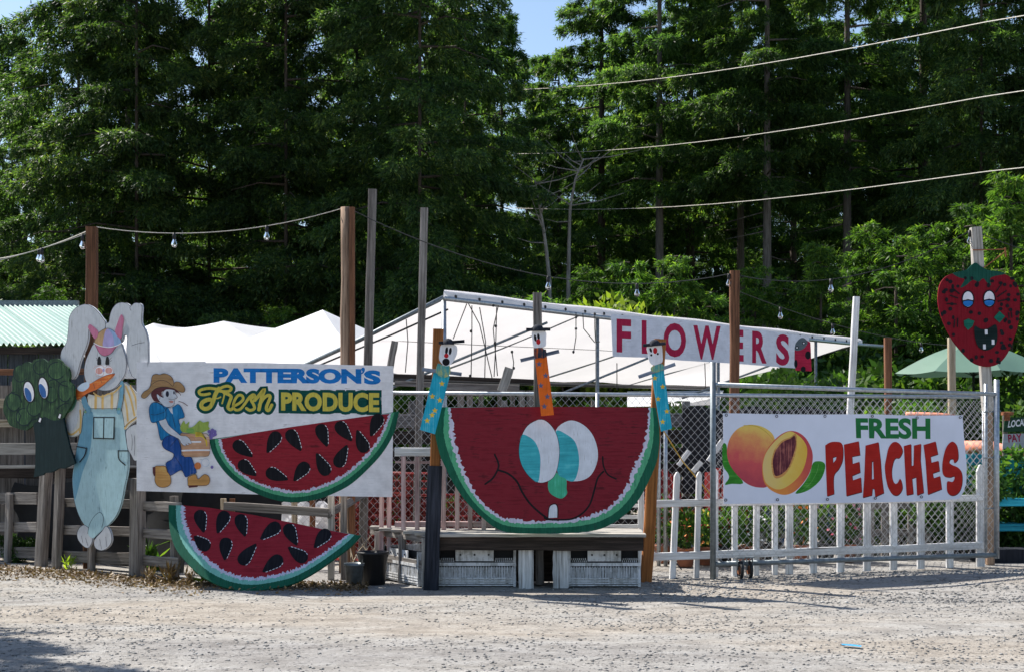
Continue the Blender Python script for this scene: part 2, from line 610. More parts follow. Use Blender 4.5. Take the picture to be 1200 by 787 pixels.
# ---------------------------------------------------------------- flat painted boards
def cr(pts, n=6, closed=True, sharp=()):
    """Catmull-Rom through pts; indices in sharp stay corners"""
    P = [Vector((p[0], p[1])) for p in pts]
    m = len(P)
    out = []
    for i in range(m if closed else m - 1):
        a = P[(i - 1) % m] if (closed or i > 0) else P[i]
        b, c = P[i], P[(i + 1) % m]
        d = P[(i + 2) % m] if (closed or i + 2 < m) else c
        if i in sharp: a = b
        if (i + 1) % m in sharp: d = c
        for k in range(n):
            t = k / n
            out.append(0.5 * ((2 * b) + (-a + c) * t + (2 * a - 5 * b + 4 * c - d) * t * t + (-a + 3 * b - 3 * c + d) * t ** 3))
    if not closed: out.append(P[-1])
    return [tuple(v) for v in out]


def ell(cx, cy, rx, ry, rot=0, n=24):
    c, s = math.cos(R(rot)), math.sin(R(rot))
    return [(cx + rx * math.cos(a) * c - ry * math.sin(a) * s, cy + rx * math.cos(a) * s + ry * math.sin(a) * c)
            for a in (2 * math.pi * i / n for i in range(n))]


def ribbon(pts, w_, w1=None, smooth=4):
    """strip outline of width w_ (pixels of the local sketch) along pts"""
    if smooth > 1 and len(pts) > 2: pts = cr(pts, smooth, closed=False)
    P = [Vector(p) for p in pts]
    L, Rr = [], []
    m = len(P)
    for i, p in enumerate(P):
        d = (P[min(i + 1, m - 1)] - P[max(i - 1, 0)])
        d = d.normalized() if d.length > 1e-9 else Vector((1, 0))
        nrm = Vector((-d.y, d.x))
        t = i / (m - 1)
        ww = (w_ if w1 is None else w_ + (w1 - w_) * t) / 2
        L.append(p + nrm * ww)
        Rr.append(p - nrm * ww)
    return [tuple(x) for x in L], [tuple(x) for x in Rr]


DY = 0.00012


class Board:
    """frame of a flat sign: local X across, Y into the board, Z up; art is laid on the front (-Y)"""
    def __init__(self, name, label, cat, P, u=(1, 0, 0), v=(0, 0, 1), group=None):
        u, v = Vector(u).normalized(), Vector(v).normalized()
        n = u.cross(v)                       # towards the camera side
        self.P, self.u, self.v_, self.n = Vector(P), u, v, n
        y = -n
        self.M = Matrix(((u.x, y.x, v.x, P[0]), (u.y, y.y, v.y, P[1]), (u.z, y.z, v.z, P[2]), (0, 0, 0, 1)))
        self.root = thing(name, label, cat, M=self.M, group=group)
        self.k = 0

    def loc(self, px, py):
        d = Vector(((px - 600) / FPX, 1, (HOR - py) / FPX))
        o = Vector((0, 0, EYE))
        t = (self.P - o).dot(self.n) / d.dot(self.n)
        h = o + d * t - self.P
        return Vector((h.dot(self.u), h.dot(self.v_)))

    def slab(self, name, pts, mat, t=0.018, off=None, parent=None, holes=(), step=True, dy=DY):
        """polygon (photo pixels) with thickness t behind its face"""
        if off is None:
            self.k += 1
            off = self.k * dy
        loops = [[self.loc(*p) for p in pts]] + [[self.loc(*p) for p in h] for h in holes]
        tri = tessellate_polygon([[Vector((q.x, q.y, 0)) for q in lp] for lp in loops])
        flat = [q for lp in loops for q in lp]
        nn = len(flat)
        vs = [(q.x, -off, q.y) for q in flat] + [(q.x, t - off, q.y) for q in flat]
        fs = []
        for a, b, c in tri:
            A, B, C = flat[a], flat[b], flat[c]
            if (B - A).cross(C - A) < 0: b, c = c, b
            fs += [(a, b, c), (a + nn, c + nn, b + nn)]
        s = 0
        for lp in loops:
            m = len(lp)
            for i in range(m):
                a, b = s + i, s + (i + 1) % m
                fs.append((a, a + nn, b + nn, b))
            s += m
        return mk(name, vs, fs, mat, parent or self.root, self.M, world=False)

    def paint(self, name, pts, mat, parent=None, holes=()):
        return self.slab(name, pts, mat, 0.0005, parent=parent, holes=holes)

    def strokes(self, name, lines, w_, mat, tf=None, parent=None, smooth=4, w1=None):
        """several brush lines in one part, each on its own hair-thin layer"""
        vs, fs = [], []
        for ln in lines:
            self.k += 0.3
            off = self.k * DY + 0.00004
            ww, we = (ln[1], ln[2] if len(ln) > 2 else None) if isinstance(ln[0], list) else (w_, w1)
            pts = ln[0] if isinstance(ln[0], list) else ln
            L, Rr = ribbon(pts, ww, we, smooth)
            if tf: L, Rr = tf(L), tf(Rr)
            n0 = len(vs)
            for a, b in zip(L, Rr):
                for q in (a, b):
                    q = self.loc(*q)
                    vs.append((q.x, -off, q.y))
            for i in range(len(L) - 1):
                a = n0 + 2 * i
                fs.append((a, a + 1, a + 3, a + 2))
            # round caps
            for e, j in ((0, 0), (-1, len(L) - 1)):
                a, b = Vector(vs[n0 + 2 * j]), Vector(vs[n0 + 2 * j + 1])
                c, r_ = (a + b) / 2, (a - b) / 2
                nrm = Vector((-r_.z, 0, r_.x))
                s = 1 if e == 0 else -1
                k0 = len(vs)
                arc = []
                for q in range(1, 6):
                    th = math.pi * q / 6
                    p = c + r_ * math.cos(th) + nrm * (math.sin(th) * s)
                    inner = (Vector(vs[n0 + 2 * min(j + 1, len(L) - 1)]) if e == 0 else Vector(vs[n0 + 2 * max(j - 1, 0)]))
                    arc.append(p)
                test = (arc[2] - c).dot((inner - c))
                if test > 0:
                    arc = [c + r_ * math.cos(math.pi * q / 6) - nrm * (math.sin(math.pi * q / 6) * s) for q in range(1, 6)]
                vs += [tuple(p) for p in arc]
                fs.append((n0 + 2 * j, *range(k0, k0 + 5), n0 + 2 * j + 1))
        self.k += 1
        return mk(name, vs, fs, mat, parent or self.root, self.M, world=False)

    def text(self, s, quad, mat, bold=0.0, name='lettering', parent=None, space=1.0, grow=0.0, raise_=None):
        """built-in font fitted into a photo-pixel quad TL,TR,BR,BL"""
        cu = bpy.data.curves.new("t", 'FONT')
        cu.body = s
        cu.size = 1.0
        cu.offset = 0.0
        cu.space_character = space
        cu.resolution_u = 4
        ob = bpy.data.objects.new("t", cu)
        dg = bpy.context.evaluated_depsgraph_get()

        def grab(off):
            cu.offset = off
            me_ = bpy.data.meshes.new_from_object(ob)
            v = [x.co.copy() for x in me_.vertices]
            f = [tuple(p.vertices) for p in me_.polygons]
            bpy.data.meshes.remove(me_)
            return v, f
        vb, _ = grab(bold)
        x0, x1 = min(v.x for v in vb), max(v.x for v in vb)
        y0, y1 = min(v.y for v in vb), max(v.y for v in vb)
        vv, ff = grab(bold + grow) if grow else (vb, _)
        bpy.data.objects.remove(ob)
        bpy.data.curves.remove(cu)
        TL, TR, BR, BL = [Vector(q) for q in quad]
        self.k += 1
        off = self.k * DY
        vs = []
        for v in vv:
            a, b = (v.x - x0) / (x1 - x0), (v.y - y0) / (y1 - y0)
            p = (BL * (1 - a) + BR * a) * (1 - b) + (TL * (1 - a) + TR * a) * b
            q = self.loc(p.x, p.y)
            vs.append((q.x, -off, q.y))
        return mk(name, vs, ff, mat, parent or self.root, self.M, world=False)


def T(x0, y0, s):
    return lambda pts: [(x0 + p[0] / s, y0 + p[1] / s) for p in pts]


def seedshape(c, t, r):
    c, t = Vector(c), Vector(t)
    d = (t - c)
    L = d.length
    d.normalize()
    nrm = Vector((-d.y, d.x))
    pts = []
    for a, b in ((0, -1.0), (0.7, -0.75), (1.0, 0), (0.78, 0.75), (0.42, 1.5)):
        pts.append((a, b))
    Lr = L / r
    prof = [(0, -1), (.72, -.72), (1, 0), (.86, .35 * Lr), (.5, .68 * Lr), (.12, .95 * Lr), (-.12, .95 * Lr), (-.5, .68 * Lr), (-.86, .35 * Lr), (-1, 0), (-.72, -.72)]
    return [tuple(c + nrm * (a * r * .92) + d * (b * r)) for a, b in prof]


PM = {}


def P(name, *a, **k):
    if name not in PM: PM[name] = paint(name, *a, **k)
    return PM[name]


C_WHITE = (0.72, 0.74, 0.8)
p_white = P('white_paint', C_WHITE, (0.25, 0.25, 0.26), 0.15, 'z', 0.1)
p_white_x = P('white_eye_paint', (0.66, 0.7, 0.78), (0.35, 0.35, 0.37), 0.2, 'z', 0.12)
p_sign = P('sign_ground_paint', (0.83, 0.81, 0.84), (0.46, 0.43, 0.43), 0.16, 'x', 0.09)
p_red = P('melon_red_paint', (0.2, 0.018, 0.03), (0.09, 0.012, 0.018), 0.5, 'x', 0.35)
p_redz = P('melon_bright_red_paint', (0.3, 0.022, 0.035), (0.14, 0.016, 0.022), 0.4, 'x', 0.35)
p_rind = P('rind_dark_green_paint', (0.012, 0.11, 0.065), (0.02, 0.06, 0.045), 0.3, 'z', 0.4)
p_rind2 = P('rind_light_green_paint', (0.1, 0.4, 0.22), (0.05, 0.22, 0.13), 0.5, 'z', 0.4)
p_rind3 = P('rind_mint_paint', (0.2, 0.5, 0.42), (0.12, 0.32, 0.27), 0.4, 'z', 0.3)
p_frill = P('rind_white_paint', (0.6, 0.58, 0.72), (0.4, 0.35, 0.45), 0.4, 'z', 0.2)
p_black = P('black_art_paint', (0.012, 0.012, 0.016), None, 0, 'z', 0.3, spots=False)
p_teal = P('teal_art_paint', (0.05, 0.4, 0.47), (0.1, 0.5, 0.55), 0.4, 'x', 0.3)
p_noseg = P('nose_green_paint', (0.06, 0.42, 0.25), (0.1, 0.5, 0.35), 0.3, 'z', 0.25)
p_dash = P('dash_white_paint', (0.75, 0.75, 0.8), None, 0, 'z', 0.1, spots=False)


def resamp(pts, n):
    P_ = [Vector(p) for p in pts]
    d = [0]
    for a, b in zip(P_, P_[1:]): d.append(d[-1] + (b - a).length)
    out = []
    j = 0
    for i in range(n):
        t = d[-1] * i / (n - 1)
        while j < len(P_) - 2 and d[j + 1] < t: j += 1
        f = (t - d[j]) / max(1e-9, d[j + 1] - d[j])
        out.append(P_[j] * (1 - f) + P_[j + 1] * min(1, f))
    return out


def melon(B, outer, inner, red, mint, top=(), n=230, t=0.02, seed=1, fr=1.0):
    """rind curve (left tip, round the bottom, right tip) and flesh curve, both in photo pixels"""
    rn = random.Random(seed)
    O = resamp(cr(outer, 8, closed=False), n)
    I = resamp(cr(inner, 8, closed=False), n)
    j1 = [noise.noise(Vector((i * 0.9, seed, 0))) for i in range(n)]

    def lay(name, f, amp, mat, thick, jag):
        pts = []
        for i in range(n):
            q = f + amp * (rn.uniform(-1, 1) * (0.75 if jag else 0.2) + j1[i] * 0.8)
            pts.append(tuple(O[i].lerp(I[i], max(0, q))))
        return B.slab(name, pts + [tuple(x) for x in reversed(top)], mat, thick)
    tf = list(top)
    lay('rind', 0, 0.0, p_rind, t, False)
    lay('rind_inner', 0.46, 0.05, mint, 0.0005, False)
    lay('frill', 0.78, 0.1 * fr, p_frill, 0.0005, True)
    lay('flesh', 1.0, 0.13 * fr, red, 0.0005, True)


def melon_seeds(B, lst, r, tf, dash=True):
    for s in lst:
        c, t = s
        outl = tf(cr(seedshape(c, t, r), 3, sharp=(5, 6)))
        sd_ = B.paint('seed', outl, p_black)
        if dash:
            c_, t_ = Vector(c), Vector(t)
            d = (t_ - c_)
            L = d.length
            d.normalize()
            nn = Vector((-d.y, d.x))
            for side in (1, -1):
                if side * nn.x > 0.2 or abs(nn.x) <= 0.2 and side == 1:
                    pass
                else:
                    continue
                dl = []
                for q in range(6):
                    f0 = -0.55 + q * (L / r + 0.35) / 6
                    seg = []
                    for f in (f0, f0 + (L / r) / 11):
                        ww = 0.95 if f <= 0.1 else 0.95 * (1 - (f - 0.1) / (L / r * 1.02)) ** 0.75
                        if f < 0: ww = 0.95 * math.sqrt(max(0.05, 1 - f * f))
                        seg.append(tuple(c_ + nn * (side * ww * r * .95) + d * (f * r)))
                    dl.append(seg)
                B.strokes('dash_line', [tf(x) for x in dl], 0.75, p_dash, parent=sd_, smooth=1)


# ---- produce sign with slice, lettering and farm boy
SG = Board('produce_sign', 'wide white plywood sign with PATTERSON\'S Fresh PRODUCE lettering above a painted melon slice', 'sign',
           W(310, 502, 12.7), (1, -0.06, 0))
SG.slab('board', [(160, 424), (240, 423.2), (241, 424.6), (298, 424.4), (460.6, 428.4), (459.5, 581.8), (330, 579.5), (160, 574.6)], p_sign, 0.022)
p_blue = P('sign_blue_paint', (0.015, 0.19, 0.56), None, 0, 'x', 0.25)
p_dkg = P('letter_outline_green', (0.006, 0.075, 0.062), None, 0, 'x', 0.3)
p_yel = P('letter_yellow_paint', (0.62, 0.52, 0.09), (0.55, 0.38, 0.04), 0.3, 'z', 0.25)
SG.text("PATTERSON", [(250.2, 430.6), (423.5, 431.6), (423.5, 449.2), (250.2, 448.0)], p_blue, 0.062)
SG.text("\u2019", [(423.6, 430), (428.0, 430), (427.0, 438), (423.2, 438)], p_blue, 0.02)
SG.text("S", [(426.5, 433.2), (446.2, 433.4), (446.2, 450), (426.5, 449.8)], p_blue, 0.062)
C3 = T(225, 440, 10.91)
FR = [[(225, 225), (160, 238), (105, 232), (90, 195), (140, 168), (230, 156), (330, 166), (400, 138), (455, 128), (500, 150), (490, 182), (440, 198), (350, 190)],
      [(345, 160), (300, 230), (270, 320), (230, 395), (165, 420), (118, 385), (135, 335), (190, 305), (230, 300)],
      [(290, 285), (330, 285), (365, 268)], [(405, 205), (412, 245), (385, 350)],
      [(410, 215), (465, 235), (500, 265), (480, 330), (458, 400), (490, 430), (525, 410)],
      [(530, 385), (600, 350), (652, 300), (640, 250), (590, 248), (545, 310), (528, 390), (560, 433), (620, 420), (690, 335)],
      [(690, 335), (735, 270), (780, 238), (800, 255), (752, 295), (785, 360), (798, 415), (740, 438), (695, 412)],
      [(800, 310), (860, 245), (925, 170), (890, 280), (855, 430)],
      [(860, 370), (920, 280), (980, 245), (998, 275), (955, 385), (955, 432), (985, 435), (1020, 370)]]
FW = [36, 52, 18, 20, 40, 34, 36, 44, 40]
SG.strokes('word_outline', [(list(C3(l)), (w_ + 74) / 10.91) for l, w_ in zip(FR, FW)], 5, p_dkg)
SG.paint('word_outline', [(327, 458), (331, 456.5), (443, 458), (446, 459.5), (447.4, 482), (445, 484.2), (400, 483.4), (331, 483.4), (328, 480)], p_dkg)
SG.text('PRODUCE', [(329.4, 458.8), (444.5, 459.6), (444.5, 482.6), (329.4, 480.6)], p_dkg, 0.05, name='word_outline', space=1.03, grow=0.12)
SG.strokes('script_word', [(list(C3(l)), w_ / 10.91) for l, w_ in zip(FR, FW)], 4, p_yel)
SG.text("PRODUCE", [(329.4, 458.8), (444.5, 459.6), (444.5, 482.6), (329.4, 480.6)], p_yel, 0.05, space=1.03)
C4 = T(220, 410, 4.142)
melon(SG, C4([(105, 432), (118, 490), (150, 550), (195, 605), (250, 650), (340, 697), (430, 727), (520, 737), (620, 724), (700, 697), (790, 650), (880, 570), (950, 490), (1000, 400), (1025, 295)]),
      C4([(160, 430), (170, 470), (195, 520), (225, 560), (262, 595), (330, 635), (430, 668), (520, 682), (620, 664), (720, 620), (815, 555), (895, 470), (940, 400), (978, 308)]),
      p_redz, p_rind2, C4([(300, 403), (500, 372), (700, 343), (900, 315)]), seed=3)
melon_seeds(SG, [((250, 465), (318, 518)), ((275, 560), (335, 610)), ((425, 425), (383, 500)), ((505, 415), (552, 490)), ((412, 597), (490, 628)),
                 ((562, 572), (513, 636)), ((650, 390), (678, 470)), ((745, 375), (799, 442)), ((665, 575), (623, 495)), ((738, 535), (776, 456)),
                 ((852, 463), (821, 383)), ((922, 340), (887, 420))], 34, C4)
p_hat = P('boy_hat_paint', (0.42, 0.25, 0.12), (0.3, 0.16, 0.08), 0.3, 'x', 0.3)
p_skin = P('boy_pale_skin_paint', (0.64, 0.66, 0.72), None, 0, 'x', 0.1)
p_hair = P('boy_hair_paint', (0.12, 0.04, 0.045), None, 0, 'x', 0.4)
p_shirt = P('boy_shirt_paint', (0.02, 0.2, 0.45), (0.05, 0.3, 0.55), 0.4, 'z', 0.35)
p_jean = P('boy_jeans_paint', (0.02, 0.08, 0.3), (0.12, 0.16, 0.36), 0.4, 'z', 0.4)
p_boot = P('boy_boot_paint', (0.58, 0.3, 0.1), (0.62, 0.42, 0.15), 0.3, 'x', 0.25)
p_bask = P('basket_paint', (0.58, 0.33, 0.2), (0.66, 0.55, 0.45), 0.4, 'x', 0.25)
p_veg = P('greens_paint', (0.35, 0.46, 0.1), (0.2, 0.35, 0.06), 0.5, 'z', 0.3)
p_ban = P('banana_paint', (0.68, 0.5, 0.05), None, 0, 'z', 0.2)
p_pur = P('grape_paint', (0.2, 0.15, 0.42), None, 0, 'z', 0.3)
p_org = P('orange_art_paint', (0.62, 0.2, 0.07), (0.6, 0.3, 0.12), 0.4, 'z', 0.25)
p_line = P('dark_outline_paint', (0.03, 0.03, 0.05), None, 0, 'z', 0.2, spots=False)
p_blt = P('pale_blue_art_paint', (0.5, 0.6, 0.72), None, 0, 'z', 0.1)
R4, R5 = T(165, 430, 9.833), T(165, 490, 9.256)
BOY = 'painted_boy'


def art(B, name, tf, pts, mat, n=4, sharp=(), outline=0.0, lmat=None, parent=None, holes=()):
    px = tf(cr(pts, n, sharp=sharp)) if n > 1 else tf(pts)
    o_ = B.paint(name, px, mat, parent)
    if outline: B.strokes(name + '_outline', [px + [px[0]]], outline, lmat or p_line, parent=o_, smooth=1)
    return o_


art(SG, 'boy_shirt', R4, [(190, 400), (250, 430), (310, 458), (350, 470), (400, 440), (430, 423), (470, 460), (505, 570), (440, 600), (465, 700), (475, 775), (400, 760), (300, 800), (240, 840), (215, 780), (185, 640), (140, 635), (110, 580), (100, 480), (130, 412)], p_shirt, 3, outline=0.5)
art(SG, 'boy_chest', R4, [(320, 470), (365, 465), (372, 540), (350, 520)], p_skin, 1)
art(SG, 'boy_hair', R4, [(120, 300), (180, 240), (260, 222), (380, 235), (455, 300), (460, 325), (430, 290), (260, 270), (245, 320), (285, 375), (250, 400), (200, 395), (150, 380)], p_hair, 3)
art(SG, 'boy_face', R4, [(190, 305), (225, 330), (265, 345), (255, 290), (300, 250), (390, 262), (405, 310), (425, 345), (390, 370), (385, 420), (345, 455), (285, 452), (240, 415), (205, 370), (188, 335)], p_skin, 3, outline=0.35)
SG.paint('boy_eye', R4(ell(308, 305, 19, 34)), p_line)
SG.paint('boy_eye', R4(ell(385, 290, 9, 20)), p_line)
art(SG, 'boy_mouth', R4, [(325, 390), (350, 382), (378, 388), (372, 405), (345, 408)], P('lip_paint', (0.55, 0.25, 0.22)), 3)
SG.strokes('straw_stalk', [R4([(440, 392), (490, 405), (540, 440)])], 0.7, p_hair)
SG.strokes('boy_face_lines', [R4([(395, 300), (425, 345), (390, 350)]), R4([(205, 310), (225, 340), (215, 370)]), R4([(325, 360), (350, 372), (385, 365)])], 0.35, p_hair)
art(SG, 'hat_crown', R4, [(118, 230), (125, 150), (138, 95), (180, 76), (220, 85), (270, 70), (330, 90), (370, 130), (383, 210), (320, 215), (180, 225)], p_hat, 3, outline=0.5)
art(SG, 'hat_brim', R4, [(8, 325), (40, 280), (90, 250), (120, 205), (180, 162), (250, 147), (320, 172), (370, 215), (395, 170), (450, 170), (500, 220), (512, 262), (490, 287), (440, 275), (390, 245), (340, 232), (260, 225), (180, 240), (120, 290), (60, 350), (20, 350)], p_hat, 3, outline=0.5)
art(SG, 'boy_jeans', R5, [(235, 250), (270, 200), (330, 182), (400, 210), (428, 280), (440, 350), (452, 402), (540, 410), (575, 480), (607, 582), (550, 600), (490, 633), (458, 570), (420, 562), (320, 617), (290, 545), (275, 480), (340, 440), (362, 392), (345, 368), (270, 330), (240, 295)], p_jean, 3, outline=0.5)
SG.strokes('jeans_seam', [R5([(400, 205), (375, 240), (320, 300)]), R5([(360, 392), (400, 450), (450, 530), (450, 570)])], 0.5, p_line)
art(SG, 'basket', R5, [(430, 175), (480, 160), (720, 162), (750, 250), (748, 380), (700, 410), (520, 412), (455, 390)], p_bask, 2, outline=0.4)
SG.strokes('basket_band', [R5([(450, 345), (600, 340), (745, 340)]), R5([(550, 250), (650, 250)])], 2.0, p_sign)
SG.strokes('basket_lines', [R5([(450, 330), (745, 325)]), R5([(450, 360), (745, 358)]), R5([(500, 180), (560, 190), (600, 240)])], 0.35, p_org)
SG.paint('greens', R5(cr([(430, 90), (470, 20), (490, 60), (530, 30), (520, 90), (560, 90), (600, 60), (640, 20), (680, 40), (740, 30), (735, 80), (750, 110), (690, 140), (600, 165), (520, 155), (450, 140)], 3)), p_veg)
SG.paint('greens', R5(ell(540, 130, 45, 28)), P('greens_light_paint', (0.2, 0.4, 0.1)))
SG.strokes('bananas', [R5([(600, 190 - i * 13), (660, 190 - i * 10), (705, 230 - i * 4), (718, 290 - i * 12)]) for i in range(4)], 1.4, p_ban)
SG.strokes('banana_lines', [R5([(605, 182 - i * 13), (665, 182 - i * 10), (712, 226 - i * 4)]) for i in range(4)], 0.3, p_line)
for i, (x, y) in enumerate(((745, 140), (775, 150), (805, 140), (760, 175), (790, 180), (765, 205), (810, 170), (780, 125))):
    SG.paint('grape', R5(ell(x, y, 19, 19, n=12)), p_pur)
art(SG, 'boy_arm', R5, [(195, 15), (265, -15), (300, 60), (350, 110), (410, 160), (440, 185), (490, 188), (530, 215), (555, 262), (540, 272), (512, 262), (528, 282), (505, 284), (490, 270), (495, 290), (470, 290), (440, 262), (415, 218), (330, 175), (255, 118)], p_skin, 2, outline=0.35)
art(SG, 'boy_sleeve', R4, [(100, 480), (130, 412), (190, 405), (250, 440), (292, 500), (285, 585), (220, 612), (140, 636), (112, 590)], p_shirt, 3, outline=0.5)
SG.strokes('shirt_lines', [R4([(370, 545), (380, 600), (400, 690)]), R4([(290, 500), (300, 470), (310, 458)]), R4([(120, 540), (180, 545), (280, 510)])], 0.5, p_line)
art(SG, 'boy_boot', R5, [(160, 600), (160, 520), (200, 512), (270, 515), (290, 570), (320, 612), (332, 680), (310, 725), (250, 745), (190, 730), (158, 680)], p_boot, 3, outline=0.5)
SG.paint('boot_sole', R5([(135, 590), (133, 525), (162, 518), (164, 600), (150, 625)]), p_hair)
art(SG, 'boy_boot', R5, [(520, 632), (600, 602), (625, 655), (690, 602), (740, 622), (752, 680), (720, 720), (620, 725), (525, 730), (515, 690)], p_boot, 3, outline=0.5)
SG.paint('boot_sole', R5([(520, 722), (620, 720), (622, 738), (525, 748)]), p_hair)
SG.paint('apple', R5(ell(622, 510, 36, 38)), p_org)
SG.strokes('onion_outline', [R5(ell(705, 475, 42, 44, n=18))], 0.5, p_blt)
SG.paint('berry', R5(ell(776, 525, 15, 17)), p_pur)

# ---- lower slice leaning on the fence foot
LM = Board('melon_slice_sign', 'red melon slice cutout with black seeds leaning at the fence foot below the produce sign', 'sign',
           (0, 12.08, 0.0), (1, 0.0, 0), (0, math.sin(R(37)), math.cos(R(37))))
C5 = T(180, 560, 4.444)
melon(LM, C5([(78, 137), (78, 200), (88, 290), (118, 370), (180, 445), (250, 508), (340, 555), (430, 580), (530, 584), (640, 568), (740, 542), (850, 482), (950, 412), (1030, 350), (1078, 297)]),
      C5([(160, 140), (165, 215), (188, 290), (222, 350), (275, 410), (340, 462), (430, 502), (530, 515), (640, 498), (740, 468), (840, 415), (930, 352), (1012, 288)]),
      p_redz, p_rind3, C5([(290, 152), (520, 190), (750, 236), (870, 262)]), seed=8)
melon_seeds(LM, [((243, 200), (262, 285)), ((262, 345), (208, 298)), ((365, 205), (330, 290)), ((455, 222), (477, 306)), ((376, 345), (370, 430)),
                 ((472, 418), (537, 338)), ((628, 260), (553, 320)), ((708, 272), (748, 353)), ((890, 298), (834, 365)), ((768, 408), (698, 357)), ((640, 432), (565, 490))], 37, C5)

# ---- big smiling slice on the bench
BM = Board('smiling_melon_sign', 'huge red melon half cutout with big teal eyes and a smile, standing on the bench', 'sign', W(640, 550, 12.02))
melon(BM, [(517.5, 476.5), (512.5, 490), (510, 508), (515, 531), (522, 547), (532.5, 567.6), (546.8, 588), (563, 604), (579.3, 617), (596, 623.4), (622, 624.7), (650, 624.5), (676, 623.5), (699, 620.4), (715.4, 614), (733, 602), (749, 584), (762, 559.4), (770, 539), (773, 516), (772, 496), (768.5, 477)],
      [(527.4, 477), (530.5, 496.4), (533.5, 516), (540.7, 541), (548.8, 561.5), (561, 581.8), (575, 597), (593, 606), (622, 609.5), (650, 609), (673, 607), (697, 601), (717.4, 590), (733.7, 569.6), (744, 545), (754, 521), (759, 496), (760, 476.8)],
      p_red, p_rind2, [(600, 476.2), (690, 476)], seed=5)
M1, M2 = T(500, 470, 4.919), T(630, 470, 4.92)
e2 = BM.paint('eye', M2(cr([(178, 110), (250, 125), (310, 180), (343, 260), (345, 340), (310, 420), (250, 455), (165, 452), (118, 400), (110, 280), (105, 165)], 4)), p_white_x)
BM.paint('pupil', M2(cr([(106, 172), (160, 185), (215, 230), (238, 310), (235, 390), (210, 456), (165, 450), (115, 410), (112, 300)], 4)), p_teal, parent=e2)
BM.paint('nose', M2(cr([(100, 405), (130, 430), (165, 448), (167, 500), (170, 530), (145, 556), (115, 554), (75, 530), (60, 495), (65, 450)], 4)), p_noseg)
e1 = BM.paint('eye', M1(cr([(650, 103), (700, 120), (745, 180), (765, 270), (758, 360), (735, 430), (690, 462), (640, 465), (590, 430), (550, 370), (532, 300), (540, 220), (580, 140)], 4)), p_white_x)
BM.paint('pupil', M1(cr([(545, 196), (590, 203), (630, 240), (654, 310), (654, 390), (640, 464), (590, 430), (550, 370), (532, 300)], 4)), p_teal, parent=e1)
BM.strokes('eye_outline', [M1(cr([(650, 103), (700, 120), (745, 180), (765, 270), (758, 360), (735, 430), (690, 462), (640, 465), (590, 430), (550, 370), (532, 300), (540, 220), (580, 140)], 4))], 0.5, p_line, smooth=1)
BM.strokes('smile', [(M1([(392, 305), (412, 350), (412, 385), (382, 440), (337, 475)]), 2.1), (M1([(415, 395), (470, 415), (520, 460), (550, 520), (590, 580), (640, 630), (700, 676)]), 2.3),
                     (M2([(40, 670), (60, 678), (120, 681), (200, 675), (260, 642), (302, 590), (327, 510), (347, 440), (380, 402)]), 2.0), (M2([(375, 318), (380, 370), (405, 420), (452, 445)]), 1.8)], 2, p_black)
BM.paint('tooth', M1(cr([(703, 640), (712, 603), (740, 592), (752, 612), (752, 668), (702, 670)], 3, sharp=(4, 5))), p_white_x)
BM.strokes('tooth_outline', [M1([(700, 668), (708, 603), (742, 588), (756, 612), (756, 668)])], 1.0, p_black)

# ---- broccoli
FT = Vector((0.743, -0.669, 0)).normalized()                      # the left fence runs toward the camera
FP = G(160, 677)


def FPt(px, py, off=0.0):
    """point of the left fence plane, moved off metres toward the camera side"""
    n = FT.cross(Vector((0, 0, 1)))
    P0 = FP + n * off
    d = Vector(((px - 600) / FPX, 1, (HOR - py) / FPX))
    o = Vector((0, 0, EYE))
    return o + d * ((P0 - o).dot(n) / d.dot(n))


FN = FT.cross(Vector((0, 0, 1)))
BR = Board('broccoli_sign', 'dark green broccoli cutout with blue eyes beside the rabbit, far left', 'sign', FPt(50, 480, 0.16), FT)
p_broc = P('broccoli_paint', (0.016, 0.045, 0.026), (0.06, 0.13, 0.05), 0.7, 'z', 0.6)
p_broc2 = P('broccoli_light_paint', (0.024, 0.068, 0.034), (0.08, 0.16, 0.06), 0.7, 'z', 0.6)
p_stalk = P('broccoli_stalk_paint', (0.006, 0.022, 0.026), None, 0, 'z', 0.4)
p_eyeb = P('blue_eye_paint', (0.03, 0.12, 0.35), None, 0, 'z', 0.3)
BR.slab('stalk', [(37, 490), (40, 505), (41.5, 520), (41, 545), (39.4, 558.5), (50, 556), (52, 553.5), (60, 553), (69, 548), (75, 548.5), (88, 542), (82, 525), (77, 505), (72, 480)], p_stalk, 0.018)
crown = [(4, 472), (7, 464), (14, 457), (14, 445), (18, 434), (26, 426.5), (32, 423.5), (37, 425), (40, 421), (50, 419.8), (56, 424), (60, 420), (69, 420.5), (75, 427), (80, 431), (82, 440), (81, 446), (86, 452), (86.5, 464), (83.5, 474), (77, 484), (73, 490), (62, 492), (52, 488), (42, 494), (36, 500), (30, 503.5), (22, 502), (12, 498), (7.5, 490), (4, 482)]
BR.slab('crown', cr(crown, 4), p_broc, 0.018)
for (x, y, a, b) in ((24, 437, 8.5, 10), (47, 430, 8, 8), (66, 434, 10, 10), (76, 458, 8, 12), (16, 470, 8, 11), (28, 488, 9, 10), (60, 462, 7, 9), (40, 478, 8, 9)):
    fl_ = BR.paint('floret', ell(x, y, a, b, n=18), p_broc2 if (x + y) % 2 < 1 else p_broc)
    BR.strokes('floret_outline', [ell(x, y, a, b, n=18)[2:15]], 1.2, p_stalk, parent=fl_, smooth=1)
BR.strokes('crown_lines', [cr([(58, 446), (64, 444), (72, 450), (79, 452)], 2, False), [(14, 460), (22, 463), (25, 470)], [(67, 478), (74, 473), (80, 472)], [(32, 498), (37, 492), (44, 490), (47, 485)], cr([(20, 480), (24, 486), (22, 494)], 2, False)], 1.3, p_stalk)
